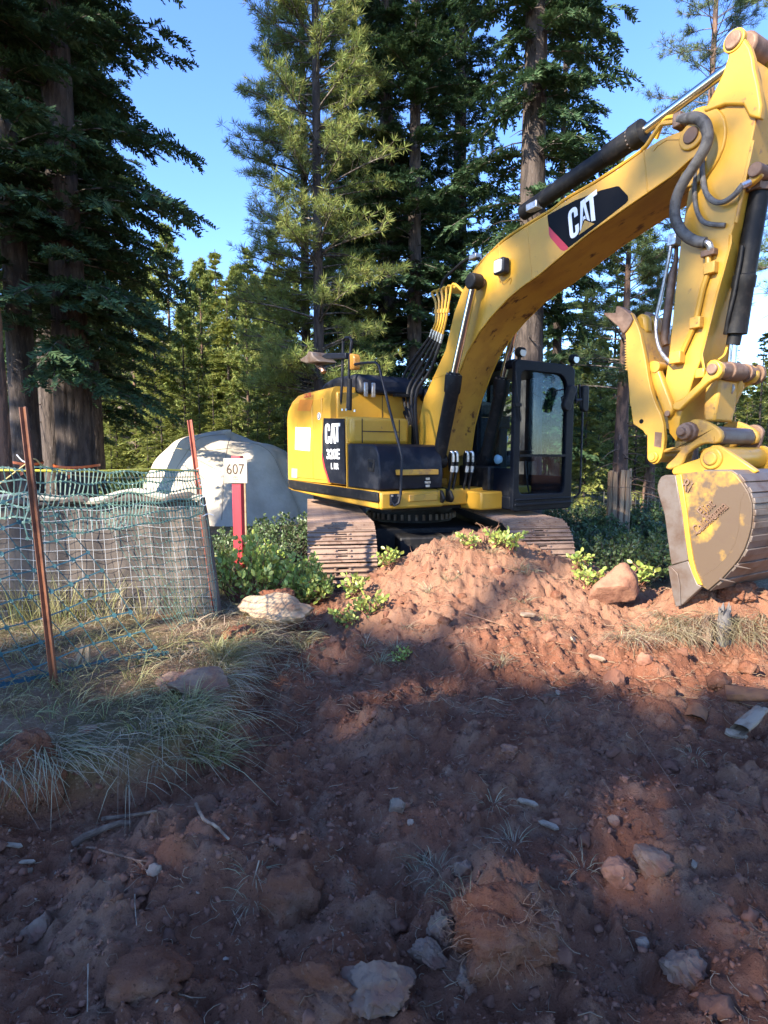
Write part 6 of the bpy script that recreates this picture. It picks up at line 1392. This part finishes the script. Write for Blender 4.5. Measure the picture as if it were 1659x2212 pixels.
# ================================================================== TARP-COVERED DOME
nzz, naa = 46, 120; ccx, ccy = at_px(502, 15.2), 15.2
u = np.linspace(0, 1, nzz); a = np.arange(naa)*2*np.pi/naa; U, A = np.meshgrid(u, a, indexing='ij')
rad = 2.15*np.clip(U, 0, 1)**.80
zz = 2.25*(1-U**2.2)*(.93+.07*np.cos(A-2.6))+.14*np.exp(-((U-.45)/.2)**2)*np.cos(A*3+1)
fold = .075*np.sin(A*13+3*np.sin(A*2)+U*2)*U**1.2*(.35+.9*perlin(np.cos(A)*2, np.sin(A)*2+U, 3))+.10*perlin(np.cos(A)*1.6+U*2, np.sin(A)*1.6, 6)*np.sin(U*3.14)+.05*fbm(np.cos(A)*3*U+4, np.sin(A)*3*U, 9, 3)
rad = rad*(1+fold*1.2); Xd = ccx+rad*np.cos(A)*1.08+.25*U*np.cos(A-.2); Yd = ccy+rad*np.sin(A)*.9; Zd = zz+fold*.8*U+.0
Zd = np.maximum(Zd, 0)-.32*U**6
i = np.arange(nzz*naa).reshape(nzz, naa); F = np.stack([i[:-1], np.roll(i[:-1], -1, 1), np.roll(i[1:], -1, 1), i[1:]], -1).reshape(-1, 4)
tarp = fastmesh('tarp_covered_dome', np.stack([Xd, Yd, Zd], -1).reshape(-1, 3), F, M['tarp'], smooth=True); 
for a0 in (62, 78, 92, 108):
    mb = MB(); P_ = [Vector((Xd[k, a0], Yd[k, a0], Zd[k, a0]+.004)) for k in range(2, nzz-2, 2)]; mb.tube(P_, .010, 5); mb.obj('seam', M['sign_grey'], tarp)
tag(tarp, 'large heap covered by pale canvas tarp, behind the red numbered post', 'tarp')

# ================================================================== NUMBERED POST
sp = Vector((at_px(514, 5.9), 5.9, gz(at_px(514, 5.9), 5.9)-.02))
post = empty('numbered_post', sp, 'red wooden post with beige plate reading 607', 'sign', rz=R(-8))
H_ = 1.585-sp.z
mb = MB(); mb.box(-.048, .048, -.045, .045, 0, H_); mb.obj('post', M['sign_red'], post, bevel=.006)
mb = MB(); mb.box(-.125, .125, -.062, -.050, H_-.275, H_-.022); pl_ = mb.obj('sign_plate', M['sign_beige'], post, bevel=.003)
MT = lambda x, z: frame3((x, -.063, z), (1,0,0), (0,0,1), (0,-1,0))
text_obj('number', '607', .150, M['sign_brown'], pl_, MT(0, H_-.138), xs=.86, extrude=.0012, bold=-.0005)
mb = MB(); mb.tube([(.020*math.cos(t), -.064, H_-.222+.020*math.sin(t)) for t in np.linspace(0, math.pi, 12)], .0016, 4); mb.obj('emblem', M['sign_grey'], pl_)
text_obj('emblem_letter', 'M', .022, M['sign_grey'], pl_, MT(0, H_-.219))
mb = MB(); mb.tube([(-.028, -.064, H_-.232), (-.012, -.064, H_-.238), (.012, -.064, H_-.238), (.028, -.064, H_-.232)], .0022, 4); mb.obj('emblem_ribbon', M['sign_grey'], pl_)
for zz_ in (H_-.040, H_-.258): mb = MB(); mb.cyl((0,-.062,zz_), (0,-.066,zz_), .004, 8); mb.obj('screw', M['sign_grey'], pl_)
stk = Vector((at_px(528, 6.6), 6.6, gz(at_px(528, 6.6), 6.6)-.02)); mb = MB(); mb.box(-.015,.015,-.01,.01,0,.98-stk.z+.3); o = mb.obj('wooden_stake', M['stake'], bevel=.003); o.location = stk; tag(o, 'thin wooden stake just behind the red post', 'stake')

# ================================================================== FENCE
def tpost(top, bot, m, label, n_stud=9):
    d = (top-bot); L_ = d.length; q = d.to_track_quat('Z', 'Y'); e = empty('fence_post', bot, label, 'fence post'); e.rotation_mode = 'QUATERNION'; e.rotation_quaternion = q @ Vector((0,0,1)).rotation_difference(Vector((0,0,1)))
    mb = MB(); mb.box(-.022,.022,-.004,.004,-.1,L_); mb.box(-.003,.003,.004,.036,-.1,L_); mb.obj('post_profile', m, e, bevel=.001)
    mb = MB()
    for i in range(n_stud): z = L_-.05-.052*i*(L_/(n_stud*.052*1.05)); mb.box(-.008,.008,-.012,-.004,z-.010,z+.010)
    s_ = mb.obj('studs', m, e); s_['kind'] = 'stuff'; return e
ba = at_ground(118, 1484); bt = at_depth(50, 880, ba.y+.12)
tpost(bt, ba, M['post_brown'], 'rusty brown steel fence post leaning left, in front of the dark firs', 26)
rb = at_depth(466, 1352, 5.0); rb.z = gz(rb.x, rb.y)-.02; rt_ = at_depth(409, 908, 5.15)
tpost(rt_, rb, M['post_red'], 'rust-red steel fence post leaning left at the fence corner', 26)
# filter-cloth fence with welded wire in front
L0 = at_depth(-420, 1095, 4.55); L0b = at_depth(-420, 1420, 4.55)
R0 = at_depth(436, 1082, 5.05); R0b = at_depth(470, 1356, 4.98)
L0b.z = gz(L0b.x, L0b.y)-.03; R0b.z = gz(R0b.x, R0b.y)-.05
def fen(u_, v_, off=0, wav=1):
    t = L0.lerp(R0, u_); b = L0b.lerp(R0b, u_); p = b.lerp(t, v_)
    p.z += .018*math.sin(u_*17)*v_*wav+(.012*math.sin(u_*41)*v_*wav); p.y += off+.03*math.sin(u_*9)*(1-v_)*wav; return p
nu, nv = 90, 16; Vf = np.array([[fen(i/nu, j/nv, .03)+Vector((0, .02*perlin(i*.35, j*.5, 5)+.012*math.sin(i*.8), 0)) for j in range(nv+1)] for i in range(nu+1)]).reshape(-1, 3)
i = np.arange((nu+1)*(nv+1)).reshape(nu+1, nv+1); F = np.stack([i[:-1,:-1], i[1:,:-1], i[1:,1:], i[:-1,1:]], -1).reshape(-1, 4)
sf = empty('silt_fence', tuple((L0b+R0b)/2), 'low fence of dark filter cloth behind silvery wire mesh, left of the red numbered post', 'fence')
def under(o, e): o.parent = e; o.matrix_parent_inverse = Matrix.Translation(-Vector(e.location)); return o
under(fastmesh('filter_cloth', Vf, F, M['geotextile'], smooth=True), sf)
mb = MB()
for k in range(34): mb.tube([fen(k/33*.995+.002, v_) for v_ in np.linspace(0, .96, 8)], .0019, 4)
nwv = 12
for k in range(nwv): v_ = .03+.93*k/(nwv-1)*1.0; mb.tube([fen(u_, v_*.99) for u_ in np.linspace(0, 1, 50)], .0021, 4)
wm = under(mb.obj('wire_mesh', M['wire']), sf); wm['kind'] = 'stuff'
# rolled cloth along the top
mb = MB(); pts = [fen(u_, 1.0)+Vector((0, -.01+.02*math.sin(u_*33), .02+.018*math.sin(u_*21))) for u_ in np.linspace(0, 1, 60)]
mb.tube(pts, [.028+.014*math.sin(k*.7)+.008*math.sin(k*1.9) for k in range(60)], 9); under(mb.obj('rolled_cloth', M['geotextile']), sf)
mb = MB(); pts = [fen(u_, 1.0)+Vector((0, -.02, .05+.022*math.sin(u_*25))) for u_ in np.linspace(.35, 1.0, 40)]; mb.tube(pts, [.012+.02*abs(math.sin(k*.35)) for k in range(40)], 8); under(mb.obj('pale_cloth_fold', M['tarp']), sf)
mb = MB(); mb.tube([R0b+Vector((.02,0,-.02)), R0.lerp(R0b,.5)+Vector((.015,-.01,0)), R0+Vector((0,0,.03))], [.03,.036,.03], 10); under(mb.obj('rolled_end', M['geotextile']), sf)
# nets
def net(name, fn, nu, nv, wu, wv, m, label, cat='net', node=0, diag=False, e=None):
    mb = MB()
    def rib(P, w_):
        vs = []; k = len(P)
        for i_, p in enumerate(P):
            t = (P[min(i_+1, k-1)]-P[max(i_-1, 0)]).normalized(); s_ = t.cross(Vector((.12, -1, .1))).normalized()*w_; vs += [p-s_, p+s_]
        mb.add(vs, [(2*i_, 2*i_+1, 2*i_+3, 2*i_+2) for i_ in range(k-1)])
    G_ = [[fn(i_/nu, j/nv) for j in range(nv+1)] for i_ in range(nu+1)]
    for i_ in range(nu+1): rib([p for p in G_[i_] if p is not None], wv)
    for j in range(nv+1): rib([G_[i_][j] for i_ in range(nu+1)], wu)
    if node:
        for row in G_:
            for p in row:
                s_ = node*random.uniform(.85, 1.15); q = p+Vector((0, -.003, 0)); mb.add([q+Vector((s_*math.cos(t), random.uniform(-.002,.002), s_*math.sin(t))) for t in np.arange(6)*math.pi/3+.5], [(0,1,2,3,4,5)])
    o = mb.obj(name, m, smooth=False)
    return o
random.seed(3)
def bil(P00, P10, P01, P11, sag=0, ph=0):
    def fn(u_, v_):
        p = P00.lerp(P10, u_).lerp(P01.lerp(P11, u_), v_); k = u_*(1-u_)*4
        p = p.copy(); p.z -= sag*k; p.y += .025*math.sin(u_*11+v_*6+ph); p.x += .008*math.sin(u_*23+v_*13+ph); p.z += .008*math.sin(u_*29+v_*17+ph); return p
    return fn
# far length of pale green net from the brown post to the corner, above and over the mesh
A0 = at_depth(58, 1010, ba.y+.10); A1 = at_depth(60, 1160, ba.y+.06); B0 = at_depth(430, 1016, 5.02); B1 = at_depth(440, 1110, 4.99)
n1 = net('net_strip', bil(A0, B0, A1, B1, .02), 44, 5, .0045, .0035, M['net'], '', node=.010)
C1 = at_depth(330, 1380, 4.3); D1 = at_depth(478, 1345, 4.9)
n2 = net('net_curtain', bil(at_depth(200, 1085, 4.0), at_depth(440, 1085, 4.97), at_depth(395, 1400, 4.35), at_depth(476, 1350, 4.9), 0, 1), 22, 14, .0020, .0018, M['net'], '', node=.006)
e1 = empty('safety_net', tuple(B0), 'pale green plastic net strung between the two steel posts', 'net')
for o in (n1, n2): under(o, e1)
# second strip running left out of the picture
A2 = at_depth(-260, 1012, 3.6); A3 = at_depth(-260, 1100, 3.6)
n3 = net('net_strip', bil(A2, at_depth(64, 1012, ba.y+.09), A3, at_depth(70, 1120, ba.y+.09), 0, 2), 26, 4, .0045, .0035, M['net'], '', node=.010)
e2 = empty('safety_net', tuple(A0), 'whitish-green net length left of the brown post', 'net'); under(n3, e2)
# near blue-green net sagging from the brown post to the ground
N00 = at_depth(-330, 1080, 3.0); N10 = at_depth(66, 1015, ba.y-.03)
gN = [at_ground(x_, y_) for x_, y_ in ((-330,1830),(362,1442))]
def near(u_, v_):
    top = at_depth(-330+u_*400, 1240-u_*225, 3.0+.42*u_); bot = at_depth(-250+u_*615, 1760-u_*315, 2.75+1.05*u_)
    p = top.lerp(bot, v_); p = p.copy(); p.y += .05*math.sin(u_*7+v_*3); p.x += .01*math.sin(u_*19+v_*9); p.z += .012*math.sin(u_*15+v_*12); g_ = gz(p.x, p.y)+.03; p.z = max(p.z, g_); return p
def diagf(fn):
    # shear the lattice so its strands run slantwise
    def g(u_, v_):
        return fn(min(max(u_+.10*(v_-.5), 0), 1), min(max(v_+.16*(u_-.5), 0), 1))
    return g
n4 = net('net_sheet', diagf(near), 15, 10, .0045, .0030, M['net_blue'], '', node=.016)
e3 = empty('safety_net', tuple(ba), 'blue-green plastic net sagging from the brown post onto the grass', 'net'); under(n4, e3)
# yellow rod and rope along the top, ties
def cord(pts, r_, name, m, label, cat):
    mb = MB(); mb.tube(smooth_path(pts, 4), r_, 7); return tag(mb.obj(name, m), label, cat)
cord([at_depth(-150,1018,3.5), at_depth(0,1016,3.56), at_depth(140,1018,3.7)], .008, 'yellow_rod', M['tube_yellow'], 'yellow plastic rod threaded in the net at the brown post', 'rod')
cord([at_depth(110,1014,3.66), at_depth(200,1018,3.9), at_depth(330,1014,4.5), at_depth(425,1018,5.0)], .008, 'yellow_rod', M['tube_yellow'], 'long yellow rod running from the brown post to the red post', 'rod')
cord([at_depth(-20,1060,3.5), at_depth(30,1022,3.5), at_depth(62,998,3.45), at_depth(76,992,3.45), at_depth(100,1010,3.55), at_depth(160,1026,3.75), at_depth(250,1032,4.15), at_depth(425,1030,5.0)], .0045, 'rope', M['rope'], 'thin yellow rope looped over the brown post', 'rope')
for i_, (pts, lb) in enumerate((([(36,982,3.42),(48,995,3.42),(60,1000,3.4),(72,1008,3.4)], 'white cable tie high on the brown post'), ([(425,1012,4.98),(440,1012,4.98),(446,1022,4.99)], 'white cable tie at the top of the net on the red post'), ([(428,1040,4.98),(446,1036,4.98),(450,1044,4.98),(432,1048,4.98)], 'pair of white ties round the red post'), ([(432,1078,4.96),(440,1072,4.96),(450,1080,4.96),(442,1092,4.96),(432,1086,4.96)], 'white tie loop on the rolled cloth end'), ([(438,1115,4.96),(450,1110,4.96),(462,1113,4.96)], 'white tie below the loop on the rolled cloth end'), ([(80,1338,3.5),(95,1336,3.47),(110,1335,3.5)], 'white tie low on the brown post'))):
    mb = MB(); mb.tube(smooth_path([at_depth(*q) for q in pts], 4), .0035, 6); tag(mb.obj('cable_tie', M['tie']), lb, 'cable tie')
for px_, lb in ((165,'short leaning wooden peg under the blue-green net'),(190,'second wooden peg right of the leaning peg under the net')):
    p = at_ground(px_, 1440); mb = MB(); mb.box(-.012,.012,-.01,.01,-.02,.14); o = mb.obj('wooden_peg', M['stake'], bevel=.002); o.location = p; o.rotation_euler = (R(-15), R(14 if px_ < 170 else -6), 0); tag(o, lb, 'peg')
# low wire fence far right behind the boarded trunk
fa = Vector((at_px(1195, 14.5), 14.5, 0)); fb_ = Vector((at_px(1480, 14.2), 14.2, 0)); mb = MB()
for k in range(8): mb.tube([fa+Vector((0,0,.02+.09*k)), fb_+Vector((0,0,.02+.09*k))], .004, 3)
for k in range(34): p = fa.lerp(fb_, k/33); mb.tube([p, p+Vector((0,0,.68))], .004, 3)
o = mb.obj('wire_fence', M['mesh_fence']); tag(o, 'low grey wire fence in front of the sunlit trees right of the cab', 'fence'); o['kind'] = 'thing'
cord([at_depth(380,968,14), at_depth(430,974,12), at_depth(500,968,14.0)], .006, 'rope', M['rope'], 'thin rope stretched from the red post toward the trees', 'rope')

# labels that single out members of the nearer tree groups: by their order across the view
ORD = ['first','second','third','fourth','fifth','sixth','seventh','eighth','ninth','tenth','eleventh','twelfth','thirteenth','fourteenth','fifteenth','sixteenth','seventeenth','eighteenth','nineteenth','twentieth','twenty-first','twenty-second','twenty-third','twenty-fourth','twenty-fifth','twenty-sixth','twenty-seventh','twenty-eighth','twenty-ninth','thirtieth']
for gname, txt in (('sunlit young conifers beyond the dome', 'sunlit young conifer in the forest beyond the dome'), ('young firs right of the cab', 'bright young fir in the thicket right of the cab'), ('low young firs behind the dome', 'low bushy young fir before the sunlit forest'), ('sunlit conifers right of the machine', 'sunlit conifer in the forest right of the machine'), ('undergrowth bushes behind the fence', 'sunlit undergrowth bush behind the fence')):
    mem = sorted([o for o in sc.objects if o.get('group') == gname], key=lambda o: o.location.x/max(o.location.y, .1))
    for k, o in enumerate(mem):
        if k < len(ORD): o['label'] = '%s, %s from the left' % (txt, ORD[k])
